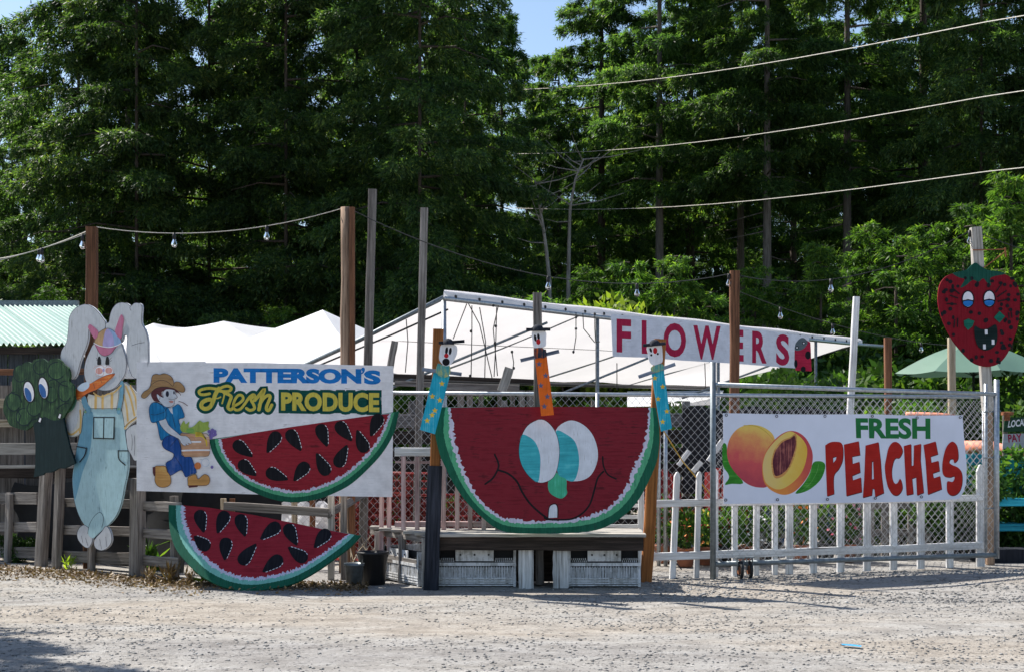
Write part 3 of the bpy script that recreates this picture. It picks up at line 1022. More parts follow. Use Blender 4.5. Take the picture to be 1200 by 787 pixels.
for (cx, cy, rx, ry, tilt) in ((34, 458.5, 6.1, 12.4, -10), (51, 454, 5.6, 12.6, -8)):
    BR.paint('eye_rim', ell(cx, cy, rx + 0.9, ry + 0.9, tilt), p_black)
    e_ = BR.paint('eye', ell(cx, cy, rx - 0.5, ry - 0.6, tilt), p_dash)
    BR.paint('pupil', cr([(cx - 5.2, cy - 3.5), (cx - 2, cy - 4.5), (cx + 2.2, cy + 1), (cx + 3.3, cy + 7), (cx + 2.8, cy + 11), (cx - 1, cy + 10.5), (cx - 4, cy + 5)], 3), p_eyeb, parent=e_)
for (cx, cy) in ((46.8, 491.5), (70, 487)):
    BR.paint('tooth_rim', [(cx - 2.6, cy + 1.8), (cx - .3, cy - 4), (cx + 3, cy - 2.5), (cx + 1, cy + 3.8)], p_black)
    BR.paint('tooth', [(cx - 1.6, cy + 1.6), (cx + .2, cy - 2.8), (cx + 2, cy - 1.8), (cx + .6, cy + 2.8)], p_dash)

# ---- rabbit
RB = Board('rabbit_sign', 'tall white rabbit cutout in pale blue overalls holding a carrot, left of the produce sign', 'sign', FPt(120, 480, 0.115), FT)
Q2, Q3, QA, QB = T(60, 350, 7.867), T(60, 420, 6.558), T(0, 330, 3.933), T(0, 500, 3.933)
p_fur = P('rabbit_white_paint', (0.52, 0.54, 0.58), (0.3, 0.31, 0.33), 0.45, 'z', 0.16)
p_ov = P('overall_blue_paint', (0.38, 0.56, 0.61), (0.16, 0.24, 0.28), 0.35, 'z', 0.2)
p_ov2 = P('strap_and_shadow_blue_paint', (0.15, 0.34, 0.46), (0.2, 0.3, 0.36), 0.3, 'z', 0.2)
p_cream = P('rabbit_shirt_paint', (0.6, 0.58, 0.52), (0.5, 0.45, 0.4), 0.3, 'z', 0.12)
p_str = P('shirt_stripe_paint', (0.62, 0.4, 0.14), (0.6, 0.5, 0.32), 0.4, 'z', 0.2)
p_pink = P('ear_pink_paint', (0.5, 0.16, 0.27), (0.4, 0.2, 0.3), 0.3, 'z', 0.25)
p_lil = P('cap_lilac_paint', (0.38, 0.33, 0.58), None, 0, 'z', 0.2)
p_tan = P('cap_tan_paint', (0.48, 0.3, 0.16), None, 0, 'z', 0.25)
p_cblue = P('cap_blue_paint', (0.25, 0.36, 0.58), None, 0, 'z', 0.2)
p_car = P('carrot_paint', (0.6, 0.14, 0.03), (0.62, 0.26, 0.06), 0.5, 'x', 0.3)
p_cgr = P('carrot_leaf_paint', (0.12, 0.32, 0.24), (0.3, 0.36, 0.1), 0.5, 'z', 0.4)
p_blush = P('blush_paint', (0.62, 0.3, 0.27), (0.62, 0.5, 0.5), 0.4, 'z', 0.15)


def rslab(name, tf, pts, mat, n=4, sharp=(), ol=0.5):
    px = tf(cr(pts, n, sharp=sharp))
    s_ = RB.slab(name, px, mat, 0.018)
    if ol: RB.strokes(name + '_outline', [px + [px[0]]], ol, p_line, parent=s_, smooth=1)
    return s_


rslab('ear', Q2, [(85, 520), (100, 465), (140, 400), (152, 330), (160, 260), (165, 180), (200, 110), (260, 65), (320, 52), (380, 75), (430, 120), (470, 175), (500, 225), (480, 330), (420, 380), (395, 360), (350, 270), (340, 370), (322, 440), (290, 520), (262, 600), (235, 700), (200, 742), (165, 715), (150, 660), (115, 600), (90, 565)], p_fur)
rslab('ear', Q2, [(500, 240), (530, 215), (540, 160), (560, 100), (600, 50), (650, 35), (700, 45), (733, 66), (770, 40), (820, 46), (838, 80), (833, 150), (836, 230), (868, 290), (890, 380), (893, 480), (892, 590), (870, 680), (820, 725), (780, 732), (750, 715), (720, 650), (700, 560), (695, 450), (700, 350), (672, 335), (655, 390), (600, 420), (520, 380)], p_fur)
RB.strokes('ear_crease', [Q2([(733, 66), (725, 85), (735, 110)]), Q2([(740, 430), (800, 410), (860, 400)])], 0.45, p_line)
rslab('body', lambda p: p, [(104, 478), (137.8, 478), (143, 481), (145.8, 499), (147.8, 515), (150, 530.5), (149.6, 551), (146, 568.6), (142, 589), (134.8, 606), (121, 619.8), (109, 629), (102.5, 619.5), (94, 606.8), (87.7, 589), (85.2, 571), (85, 556), (87.2, 541), (89.5, 526), (92.8, 511.5), (96.6, 490)], p_ov, 4)
RB.paint('overall_shadow', cr([(96.8, 488), (103.5, 482), (109, 484), (108, 505), (105, 530), (97, 552), (91, 575), (87.5, 585), (85.8, 570), (85.6, 556), (88.0, 541), (90, 526), (93.2, 511)], 4), p_ov2)  # darker blue band paints the broccoli's cast shadow onto the overalls
rslab('foot', QB, [(355, 492), (365, 465), (388, 450), (412, 470), (427, 512), (412, 552), (390, 552), (362, 522)], p_fur, 3)
rslab('foot', QB, [(435, 520), (468, 482), (488, 455), (508, 478), (515, 520), (500, 552), (470, 568), (440, 556)], p_fur, 3)
RB.strokes('toe_line', [QB([(395, 510), (405, 545)]), QB([(375, 500), (382, 530)]), QB([(460, 515), (468, 560)]), QB([(488, 505), (492, 550)])], 0.4, p_line)
RB.paint('tail_patch', QB(cr([(405, 490), (412, 450), (435, 410), (462, 392), (478, 420), (472, 455), (450, 490), (428, 512)], 3)), p_ov)
RB.strokes('tail_line', [QB([(405, 490), (412, 450), (435, 410), (462, 392), (478, 420), (470, 460)])], 0.5, p_line)
rslab('sleeve', Q3, [(550, 188), (595, 200), (635, 240), (668, 290), (685, 380), (690, 440), (620, 500), (572, 545), (560, 480), (545, 400), (520, 330)], p_cream, 3)
RB.strokes('stripe', [Q3([(575, 215), (610, 300), (640, 430)]), Q3([(560, 280), (580, 370), (590, 470)]), Q3([(610, 210), (645, 290), (660, 380)]), Q3([(568, 530), (600, 490), (690, 430)])], 2.2, p_str)
RB.strokes('cuff_line', [Q3([(566, 520), (610, 480), (660, 440)]), Q3([(575, 545), (620, 510), (660, 480)])], 0.5, p_line)
rslab('paw', Q3, [(580, 545), (655, 500), (700, 540), (700, 700), (670, 770), (640, 780), (615, 735), (590, 690), (580, 620)], p_fur, 3)
RB.strokes('finger_line', [Q3([(620, 580), (625, 640), (620, 700)]), Q3([(640, 590), (645, 660), (640, 740)])], 0.45, p_line)
rslab('sleeve', Q3, [(185, 320), (235, 330), (248, 390), (240, 480), (232, 560), (205, 588), (150, 602), (108, 578), (98, 520), (108, 430), (130, 370)], p_cream, 3)
RB.strokes('stripe', [Q3([(225, 400), (230, 470), (222, 560)]), Q3([(110, 480), (115, 550), (160, 580), (215, 540)])], 2.2, p_str)
RB.paint('paw_back', Q3(cr([(180, 340), (215, 335), (215, 420), (200, 500), (165, 555), (130, 545), (118, 480), (140, 410)], 3)), p_fur)
RB.paint('shirt_front', Q3(cr([(290, 270), (400, 290), (540, 210), (530, 300), (510, 376), (300, 378), (285, 330)], 2)), p_cream)
RB.strokes('stripe', [Q3([(345, 285), (343, 370)]), Q3([(398, 290), (398, 370)]), Q3([(470, 270), (468, 370)])], 3.0, p_str)
RB.strokes('strap', [(Q3([(545, 195), (540, 290), (520, 400)]), 4.6)], 4, p_ov2)
RB.strokes('strap', [(Q3([(255, 320), (270, 360), (290, 385)]), 6.5)], 4, p_ov2)
RB.strokes('strap_line', [Q3([(525, 205), (520, 290), (503, 395)]), Q3([(562, 190), (560, 290), (540, 400)]), Q3([(300, 380), (505, 380)])], 0.45, p_line)
hd = rslab('head', Q2, [(420, 420), (530, 445), (640, 410), (665, 460), (690, 540), (695, 620), (680, 700), (640, 760), (600, 810), (540, 840), (460, 840), (400, 810), (340, 780), (312, 720), (308, 640), (325, 560), (355, 490), (390, 420)], p_fur, 4)
RB.strokes('collar', [Q3([(330, 262), (365, 285), (400, 288), (440, 268), (480, 262), (540, 205)])], 1.6, p_str)
RB.paint('muzzle', Q2(ell(492, 660, 84, 50)), p_dash)
RB.paint('cheek', Q2(ell(445, 662, 34, 30)), p_blush)
RB.paint('cheek', Q2(ell(535, 658, 32, 28)), p_blush)
RB.paint('nose', Q2(ell(487, 655, 10, 16)), p_lil)
RB.strokes('muzzle_line', [Q2([(392, 640), (420, 618), (470, 612), (500, 635), (520, 612), (560, 630), (580, 670)]), Q2([(487, 675), (480, 700), (430, 715), (410, 690)])], 0.4, p_blush)
for ex in (446, 521):
    RB.paint('eye', Q2(cr([(ex - 18, 598), (ex - 10, 540), (ex + 2, 528), (ex + 14, 545), (ex + 19, 598), (ex, 606)], 3)), p_black)
RB.strokes('eyelash', [Q2([(418, 540), (432, 560)]), Q2([(422, 560), (434, 572)]), Q2([(560, 540), (542, 562)]), Q2([(563, 565), (545, 575)])], 0.4, p_line)
cap_ = RB.paint('cap_brim', Q2(cr([(405, 408), (450, 432), (530, 448), (600, 435), (640, 415), (600, 450), (560, 500), (500, 526), (450, 500), (420, 450)], 3)), p_pink)
RB.paint('cap_panel', Q2(cr([(402, 402), (420, 345), (465, 295), (525, 272), (580, 295), (632, 350), (655, 400), (600, 430), (530, 444), (450, 430)], 3)), p_tan)
RB.paint('cap_panel', Q2(cr([(482, 435), (485, 380), (500, 310), (525, 275), (565, 320), (582, 370), (588, 430), (530, 444)], 3)), p_lil)
RB.paint('cap_panel', Q2(cr([(588, 430), (582, 370), (560, 315), (530, 275), (580, 295), (632, 350), (655, 400), (625, 420)], 3)), p_cblue)
RB.strokes('cap_line', [Q2([(398, 405), (450, 432), (530, 447), (600, 434), (652, 408)])], 0.9, p_dash)
RB.strokes('cap_outline', [Q2([(402, 402), (420, 345), (465, 295), (525, 272), (580, 295), (632, 350), (655, 400)]), Q2([(415, 425), (450, 500), (500, 526), (560, 500), (600, 445)])], 0.4, p_line)
RB.paint('inner_ear', Q2(cr([(345, 262), (362, 235), (400, 262), (430, 290), (440, 322), (412, 372), (385, 340), (355, 285)], 3)), p_pink)
RB.paint('inner_ear', Q2(cr([(650, 145), (675, 190), (665, 260), (655, 350), (640, 368), (595, 308), (612, 235)], 3)), p_pink)
RB.paint('carrot', Q3(cr([(492, 112), (440, 122), (380, 147), (320, 182), (240, 215), (185, 240), (182, 280), (205, 315), (250, 290), (290, 262), (350, 238), (420, 190), (480, 138)], 3)), p_car)
RB.strokes('carrot_line', [Q3([(492, 112), (420, 190), (350, 238), (290, 262), (205, 315)]), Q3([(492, 112), (440, 122), (380, 147), (320, 182)]), Q3([(330, 190), (340, 225)]), Q3([(385, 160), (395, 185)])], 0.4, p_line)
RB.paint('carrot_top', Q3(cr([(188, 275), (150, 300), (112, 330), (108, 395), (135, 412), (175, 385), (200, 318)], 3)), p_cgr)
RB.paint('paw_thumb', Q3(cr([(205, 225), (240, 190), (290, 178), (296, 215), (255, 248), (220, 245)], 3)), p_blt)
RB.paint('pocket_patch', Q3([(333, 450), (490, 450), (485, 612), (330, 608)]), p_ov)
RB.strokes('pocket_outline', [Q3([(333, 450), (490, 450)]), Q3([(490, 450), (485, 612)]), Q3([(485, 612), (330, 608)]), Q3([(330, 608), (333, 450)]), Q3([(411, 450), (407, 610)]),
                              Q3([(200, 672), (276, 686)]), Q3([(276, 686), (262, 740), (225, 790)]), Q3([(600, 706), (520, 705)]), Q3([(520, 705), (527, 770), (575, 815)])], 1.25, p_black)
RB.strokes('button', [Q3([(518, 385), (530, 382)]), Q3([(262, 408), (270, 405)])], 2.4, p_cgr)

# ---- three clown boards
def clown(label, board, head, dome, brim, arms, col, dots, star_mat, tf, eyes, nose, mouth, collar, seed):
    c0 = tf([board[0]])[0]
    B = Board('clown_sign', label, 'sign', W(c0[0], 480, 11.92), group='plank clowns above the smiling melon')
    b_ = B.slab('plank_body', tf(board), col, 0.02)
    rn = random.Random(seed)
    for (x, y) in dots:
        st = [(x + math.cos(a * math.pi / 5 + .3) * (23 if a % 2 else 10), y + math.sin(a * math.pi / 5 + .3) * (23 if a % 2 else 10)) for a in range(10)]
        B.paint('star', tf(st), star_mat, parent=b_)
    # arms: a real cross batten behind the collar
    a0, a1 = [B.loc(*q) for q in tf(arms)]
    p0, p1 = B.M @ Vector((a0.x, -0.012, a0.y)), B.M @ Vector((a1.x, -0.012, a1.y))
    beam('arm', p0, p1, 0.03, 0.02, MAT['dark_blue_w'], B.root, jit=0.002)
    B.k = 0.026 / DY
    B.slab('collar', tf(cr(collar, 2)), P('collar%d' % seed, *((0.06, 0.3, 0.32), (0.5, 0.45, 0.1), 0.7) if seed != 2 else ((0.03, 0.04, 0.06), (0.6, 0.12, 0.02), 0.8), 'z', 0.4), 0.01)
    h_ = B.slab('head', tf(cr(head, 3)), p_dash, 0.018)
    for e in eyes: B.paint('eye', tf(ell(*e)), p_black, parent=h_)
    B.paint('nose', tf(ell(*nose)), P('clown_red_paint', (0.5, 0.02, 0.03)), parent=h_)
    if mouth: B.paint('mouth', tf(ell(*mouth)), p_black, parent=h_)
    a0, a1 = [B.loc(*q) for q in tf(brim)]
    p0, p1 = B.M @ Vector((a0.x, -0.035, a0.y)), B.M @ Vector((a1.x, -0.035, a1.y))
    beam('hat_brim', p0, p1, 0.025, 0.03, MAT['black_paint'], B.root, jit=0.002)
    # hat: a half dome of wood
    c = B.loc(*tf([dome[:2]])[0])
    r_ = dome[2] / tf_scale[id(tf)] * 11.92 / FPX
    m_ = MB()
    cc = B.M @ Vector((c.x, -0.03, c.y - r_ * .3))
    m_.lathe(cc, [(r_, 0), (r_ * .98, r_ * .3), (r_ * .8, r_ * .7), (r_ * .45, r_ * .98), (0.001, r_ * 1.08)], 12)
    m_.build('hat', MAT['black_paint'], B.root, smooth=True)
    return B


MAT['dark_blue_w'] = wood('grey_blue_batten', (0.1, 0.12, 0.17), (0.24, 0.28, 0.36), dark=(0.04, 0.05, 0.08))
p_cb = P('clown_blue_paint', (0.02, 0.36, 0.52), (0.12, 0.45, 0.55), 0.5, 'z', 0.3)
p_co = P('clown_orange_paint', (0.72, 0.14, 0.02), None, 0, 'z', 0.2)
p_sy = P('star_yellow_paint', (0.72, 0.48, 0.05), None, 0, 'z', 0.2, spots=False)
p_sg = P('star_grey_paint', (0.12, 0.12, 0.2), None, 0, 'z', 0.2, spots=False)
K1, K2, K3 = T(470, 380, 6.056), T(590, 370, 6.056), T(740, 390, 6.557)
tf_scale = {id(K1): 6.056, id(K2): 6.056, id(K3): 6.557}
clown('blue plank clown with black mouth leaning left at the brown post, leftmost', [(232, 335), (345, 362), (240, 776), (133, 745)],
      [(288, 142), (340, 138), (392, 150), (398, 200), (378, 250), (345, 290), (305, 290), (272, 250), (274, 195)], (335, 132, 42), ((268, 133), (452, 120)), ((150, 318), (430, 352)),
      p_cb, [(290, 418), (222, 508), (240, 608), (185, 680), (275, 535), (220, 640)], p_sy, K1, [(324, 186, 10, 26, 8), (350, 190, 10, 26, 8)], (322, 222, 16, 16), (320, 266, 26, 26),
      [(262, 275), (300, 292), (345, 292), (352, 330), (335, 368), (290, 372), (248, 340)], 1)
clown('orange plank clown with dark flowers between the two blue ones', [(218, 232), (302, 236), (358, 700), (268, 708)],
      [(203, 112), (250, 108), (300, 115), (302, 170), (298, 215), (250, 226), (215, 222), (205, 170)], (243, 94, 42), ((162, 100), (330, 97)), ((122, 316), (394, 250)),
      p_co, [(253, 340), (300, 422), (265, 492), (312, 570), (290, 640)], p_sg, K2, [(225, 158, 9, 24, -8), (248, 150, 9, 24, -8)], (247, 184, 15, 20), None,
      [(217, 238), (250, 225), (298, 240), (306, 285), (280, 300), (260, 295), (225, 300)], 2)
clown('blue plank clown leaning right beside the gate, rightmost under the FLOWERS banner', [(150, 275), (245, 258), (312, 730), (228, 755)],
      [(118, 108), (170, 95), (225, 90), (236, 150), (236, 220), (205, 238), (165, 247), (135, 215), (125, 160)], (175, 85, 45), ((85, 97), (260, 82)), ((55, 336), (335, 238)),
      p_cb, [(240, 410), (205, 505), (272, 600), (240, 680), (180, 345)], p_sy, K3, [(146, 132, 9, 18, -20), (150, 170, 8, 9, 0), (200, 160, 8, 9, 0)], (180, 136, 16, 24), None,
      [(152, 260), (200, 240), (240, 240), (246, 275), (215, 295), (170, 300), (148, 285)], 3)

# ---- strawberry
SB = Board('strawberry_sign', 'red strawberry cutout with a toothy laughing face high on a pole, far right', 'sign', W(1147, 370, 14.35), (1, 0.05, 0))
K4 = T(1090, 300, 5.618)
p_straw = P('strawberry_paint', (0.21, 0.008, 0.018), (0.14, 0.008, 0.014), 0.5, 'z', 0.35)
p_cal = P('strawberry_leaf_paint', (0.01, 0.075, 0.055), None, 0, 'z', 0.4)
outl = cr([(150, 115), (100, 140), (65, 190), (52, 270), (60, 350), (90, 440), (140, 540), (200, 620), (270, 690), (330, 720), (400, 725), (460, 700), (510, 640), (550, 550), (580, 450), (592, 350), (590, 240), (570, 180), (530, 140), (480, 115), (400, 98), (340, 90), (270, 90), (215, 100)], 4)
SB.slab('berry', K4(outl), p_straw, 0.02)
SB.slab('leaf_cap', K4(cr([(150, 115), (200, 100), (245, 88), (270, 62), (300, 44), (332, 65), (380, 92), (440, 98), (495, 118), (430, 132), (395, 150), (402, 195), (372, 172), (350, 148), (318, 172), (282, 158), (235, 195), (198, 208), (228, 155), (190, 142)], 3)), p_cal, 0.012)
rn = random.Random(4)
for i in range(135):
    x, y = rn.uniform(60, 580), rn.uniform(140, 715)
    ins = False
    for a, b in zip(outl, outl[1:] + outl[:1]):
        if (a[1] > y) != (b[1] > y) and x < (b[0] - a[0]) * (y - a[1]) / (b[1] - a[1]) + a[0]: ins = not ins
    if not ins or (170 < x < 460 and 210 < y < 620) and not (210 < x < 430 and 350 < y < 430): continue
    SB.paint('seed', K4(ell(x, y, rn.uniform(9, 15), rn.uniform(10, 16), 0, 8)), p_black)
for (ex, ey) in ((248, 285), (388, 282)):
    SB.paint('eye_rim', K4(ell(ex, ey, 42, 58)), p_black)
    e_ = SB.paint('eye', K4(ell(ex, ey, 34, 50)), p_dash)
    SB.paint('eyelid_line', K4([(ex - 34, ey + 8), (ex, ey), (ex + 34, ey + 8), (ex + 34, ey + 20), (ex - 34, ey + 20)]), p_black, parent=e_)
    SB.paint('pupil', K4(cr([(ex - 30, ey + 16), (ex, ey + 10), (ex + 30, ey + 16), (ex + 26, ey + 36), (ex, ey + 49), (ex - 26, ey + 38)], 3)), P('bright_blue_paint', (0.02, 0.17, 0.5)), parent=e_)
p_chk = P('cheek_green_paint', (0.01, 0.13, 0.09))
for q in ([(220, 425), (250, 412), (290, 428), (278, 462), (248, 488), (222, 460)], [(455, 362), (492, 398), (455, 440), (418, 405)]):
    SB.paint('cheek', K4(q), p_chk)
SB.paint('mouth', K4(cr([(292, 460), (330, 480), (380, 478), (428, 450), (442, 500), (432, 580), (375, 620), (318, 600), (292, 530)], 3)), P('mouth_dark_paint', (0.008, 0.02, 0.02)))
for (x, y, r_) in ((367, 500, -10), (412, 565, 40), (355, 595, -20)):
    SB.paint('tooth', K4([(x - 9, y - 16), (x + 9, y - 16), (x + 10, y + 16), (x - 8, y + 16)]), p_dash)
for ln_ in [K4([(150, 215), (190, 250)]), K4([(130, 260), (180, 278)]), K4([(110, 315), (170, 318)]), K4([(430, 240), (465, 190)]), K4([(440, 270), (500, 230)]), K4([(445, 300), (510, 285)]),
                    K4([(160, 420), (155, 470)]), K4([(180, 410), (178, 465)]), K4([(515, 375), (518, 410)]), K4([(532, 370), (536, 405)])]:
    SB.strokes('lash', [ln_], 1.4, p_black)

# ---- peach banner on the gate
GL, GR_ = Vector((1.85, 12.95, 0)), Vector((4.77, 14.0, 0))
GU = (GR_ - GL).normalized()
GN = GU.cross(Vector((0, 0, 1)))
PB = Board('peach_banner', 'white vinyl banner with FRESH PEACHES lettering and a cut peach, tied to the gate', 'banner', GL + GN * 0.045 + Vector((0, 0, .8)), GU)
K5, K6, K7 = T(845, 490, 7.872), T(960, 480, 7.15), T(1040, 480, 7.15)
PB.slab('sheet', [(847.5, 483.5), (905, 484.6), (960, 485), (1018, 484.6), (1070, 486.4), (1128, 486), (1130, 515), (1133, 545), (1132.5, 566), (1129, 576), (1124, 584), (1070, 587), (1020, 588), (960, 588.8), (900, 589.2), (848, 589.8)], MAT['vinyl'], 0.003)


def gradprint(name, stops, dirv, scale):
    m, nt, out = nodes(name)
    tc = N(nt, "TexCoord")
    d = N(nt, "VectorMath", operation='DOT_PRODUCT')
    nt.links.new(tc.outputs['Object'], d.inputs[0])
    d.inputs[1].default_value = dirv
    n1 = tex(nt, (9, 9, 9), detail=5, rand=False)
    n2 = tex(nt, (160, 160, 160), detail=2, rand=False)
    f = mth(nt, 'ADD', mth(nt, 'ADD', mth(nt, 'MULTIPLY', d.outputs['Value'], scale[0]), scale[1]), mth(nt, 'ADD', mth(nt, 'MULTIPLY', n1.outputs[0], 0.35), mth(nt, 'MULTIPLY', n2.outputs[0], 0.16)))
    bsdf(nt, out, ramp(nt, stops, f), 0.45)
    return m


pc = PB.loc(880, 535)
pg = PB.loc(922, 540)
g_leaf = P('print_leaf_green', (0.045, 0.25, 0.03), (0.12, 0.38, 0.06), 0.5, 'x', 0.4, 0.45)
for q in ([(15, 240), (50, 240), (60, 330), (100, 440), (150, 510), (205, 595), (100, 600), (35, 608), (72, 550), (62, 500), (18, 430)], [(850, 405), (920, 392), (960, 420), (955, 480), (920, 560), (850, 630), (770, 675), (685, 688), (760, 600), (820, 500)]):
    PB.paint('printed_leaf', K5(cr(q, 3)), g_leaf)
PB.strokes('leaf_vein', [K5([(900, 420), (880, 500), (820, 600), (740, 670)])], 0.5, P('vein', (0.15, 0.4, 0.1)))
s1 = -(pc.x * -0.55 + pc.y * 0.83)
m_pe = gradprint('printed_peach_skin', [(0.2, (0.42, 0.03, 0.06)), (0.42, (0.58, 0.06, 0.07)), (0.62, (0.68, 0.22, 0.08)), (0.8, (0.75, 0.5, 0.1)), (0.95, (0.66, 0.55, 0.08))], (0.25, 0, 0.95), (1.25, -(pc.x * .25 + pc.y * .95) * 1.25 + 0.22))
PB.paint('printed_peach', K5(cr([(55, 290), (82, 180), (150, 95), (240, 58), (340, 62), (430, 100), (490, 170), (500, 300), (420, 500), (430, 620), (340, 633), (250, 605), (180, 550), (110, 470), (68, 390)], 4)), m_pe)
PB.strokes('peach_crease', [(K5([(210, 62), (320, 68), (400, 110), (465, 175), (490, 215)]), 0.9, 0.3)], 1, P('crease', (0.55, 0.36, 0.05)))
m_hr = gradprint('printed_half_peach_skin', [(0.2, (0.72, 0.24, 0.03)), (0.5, (0.6, 0.09, 0.04)), (0.8, (0.5, 0.03, 0.05))], (0.75, 0, 0.65), (1.2, -(pg.x * .75 + pg.y * .65) * 1.2 + 0.22))
PB.paint('printed_half_peach', K5(cr([(640, 112), (720, 130), (790, 190), (838, 290), (845, 380), (820, 490), (760, 590), (680, 670), (590, 702), (500, 680), (430, 632), (390, 560), (380, 430), (410, 310), (480, 210), (560, 140)], 4)), m_hr)
m_fl = gradprint('printed_peach_flesh', [(0.2, (0.7, 0.5, 0.2)), (0.5, (0.74, 0.52, 0.1)), (0.8, (0.72, 0.4, 0.02))], (0.9, 0, -0.1), (1.3, -(pg.x * .9 - pg.y * .1) * 1.3 + 0.25))
PB.paint('printed_flesh', K5(cr([(640, 117), (700, 145), (760, 200), (795, 280), (780, 400), (740, 500), (670, 580), (580, 640), (510, 650), (440, 615), (400, 560), (385, 430), (417, 312), (490, 214), (570, 144)], 4)), m_fl)
PB.paint('printed_stone_halo', K5(cr([(690, 140), (700, 240), (680, 345), (630, 460), (570, 530), (495, 545), (465, 450), (468, 370), (500, 270), (565, 200), (640, 170)], 4)), P('halo', (0.66, 0.3, 0.1), (0.7, 0.5, 0.15), 0.5))
PB.paint('printed_stone', K5(cr([(680, 160), (690, 240), (665, 340), (620, 450), (560, 510), (500, 525), (480, 450), (480, 370), (512, 280), (572, 212), (640, 182)], 4)), P('stone_print', (0.13, 0.03, 0.045), (0.35, 0.12, 0.1), 0.8, 'z', 0.6))
p_grt = P('print_green', (0.02, 0.17, 0.05), None, 0, 'x', 0.05, 0.45, spots=False)
p_rdt = P('print_red', (0.42, 0.02, 0.015), None, 0, 'x', 0.05, 0.45, spots=False)
p_dkt = P('print_shadow', (0.06, 0.02, 0.03), None, 0, 'x', 0.05, 0.45, spots=False)
PB.text("FRESH", [(1002.6, 489), (1090.2, 489.4), (1090.4, 514), (1003.4, 513)], p_grt, 0.04)
L6 = [([(50, 295), (90, 270), (140, 264), (185, 275), (200, 330), (195, 420), (165, 490), (122, 552), (124, 700), (66, 720), (58, 520)], [[(114, 395), (145, 385), (140, 415), (115, 445)]], (0, 8, 9), K6),
      ([(207, 288), (330, 260), (342, 375), (275, 388), (278, 450), (336, 432), (343, 520), (276, 548), (280, 588), (349, 564), (356, 684), (228, 718), (218, 500)], [], None, K6),
      ([(388, 296), (496, 268), (514, 420), (524, 560), (541, 692), (470, 725), (462, 660), (446, 655), (440, 712), (366, 732), (378, 560)], [[(440, 430), (452, 425), (458, 575), (438, 582)]], None, K6),
      ([(562, 400), (580, 320), (610, 275), (645, 266), (680, 290), (698, 335), (690, 370), (668, 400), (640, 402), (622, 430), (608, 500), (612, 570), (632, 612), (656, 610), (676, 575), (690, 600), (697, 650), (680, 690), (650, 714), (610, 700), (575, 640), (556, 550), (550, 470)], [], (), K6),
      ([(137, 300), (197, 284), (200, 470), (218, 462), (222, 296), (280, 282), (276, 420), (290, 560), (303, 690), (248, 712), (240, 560), (205, 572), (216, 700), (160, 712), (150, 560)], [], None, K7),
      ([(302, 292), (402, 262), (422, 368), (360, 388), (366, 440), (426, 424), (436, 508), (378, 528), (386, 570), (440, 552), (454, 660), (338, 706), (328, 560), (318, 420)], [], None, K7),
      ([(548, 264), (582, 300), (592, 400), (560, 440), (552, 412), (528, 410), (516, 435), (540, 458), (590, 480), (620, 520), (626, 590), (612, 660), (580, 702), (540, 714), (505, 692), (497, 640), (504, 596), (545, 600), (562, 570), (555, 552), (520, 562), (475, 550), (460, 510), (462, 430), (485, 330), (515, 280)], [], (), K7)]
for pts, holes, sh, tf in L6:
    if sh is not None:
        pp = cr(pts, 4, sharp=sh)
    else:
        pp = pts
    PB.paint('letter_shadow', [(x + .55, y + .75) for x, y in tf(pp)], p_dkt, holes=[[(x + .55, y + .75) for x, y in tf(h)] for h in holes])
    PB.paint('letter', tf(pp), p_rdt, holes=[tf(h) for h in holes])
for q in ((850.5, 485.8), (909.5, 487), (966, 487), (1021.5, 487), (1074, 489), (1124.5, 488.5), (849.8, 585.2), (910.5, 584.8), (969, 584.4), (1025, 583), (1079, 581.5)):
    m_ = MB()
    l_ = PB.loc(*q)
    c_ = PB.M @ Vector((l_.x, -0.013, l_.y))
    m_.tube([c_ + Vector((0.011 * math.cos(a), 0, 0.011 * math.sin(a))) for a in np.linspace(0, 6.28, 9)], 0.0035, 5, cap=False)
    m_.build('eyelet', MAT['dark_metal'], PB.root)

# ---------------------------------------------------------------- posts and poles
def post(name, label, px0, py0, px1, py1, Y0, Y1, w_px, mat, cat='post', d_=None, front=(0, -1, 0), group=None, z1=None):
    """timber from base (px0,py0) at depth Y0 to top (px1,py1) at depth Y1"""
    p0, p1 = W(px0, py0, Y0), W(px1, py1, Y1)
    if z1 is not None: p0.z = z1
    wd = w_px * Y1 / FPX
    o_ = beam(name, p0, p1, wd, d_ or wd, mat, None, front, jit=0.008, segs=8)
    tag(o_, label, cat, group)
    return o_


def round_pole(name, label, p0, p1, r0, r1, mat, cat, group=None):
    m_ = MB()
    p0, p1 = Vector(p0), Vector(p1)
    pts = [p0.lerp(p1, i / 10) + Vector((noise.noise(Vector((i, p0.x, 0))), noise.noise(Vector((i, p0.x, 7))), 0)) * 0.008 for i in range(11)]
    m_.tube(pts, r0, 12, r1)
    o_ = m_.build(name, mat, smooth=True, M=Matrix.Translation(p0))
    tag(o_, label, cat, group)
    return o_


zb = lambda v: Vector((v.x, v.y, 0))
Yp = 13.95
t_ = W(108, 266, Yp)
o_ = beam('light_pole', (t_.x - 0.03, Yp, 0), t_, 12.5 * Yp / FPX, 0.1, MAT['brown_wood'], jit=.008, segs=8)
tag(o_, 'square brown timber pole rising behind the rabbit, carrying the bulb string', 'pole')
t_ = W(406, 243, 13.6)
o_ = round_pole('light_pole', 'round tan pole behind the produce sign', (t_.x - .01, 13.6, 0), t_, 0.063, 0.05, MAT['round_wood'], 'pole')
t2 = W(412.5, 243, 13.55)
o_ = beam('backing_post', (t2.x + .005, 13.55, 0), t2, 0.05, 0.07, MAT['brown_wood'], segs=6)
tag(o_, 'dark brown plank fixed along the round tan pole behind the produce sign', 'post')
post('grey_pole', 'thin grey leaning pole behind the letters of the produce sign', 424, 660, 437, 222, 13.9, 13.9, 9.5, MAT['grey_wood'], 'pole', z1=0)
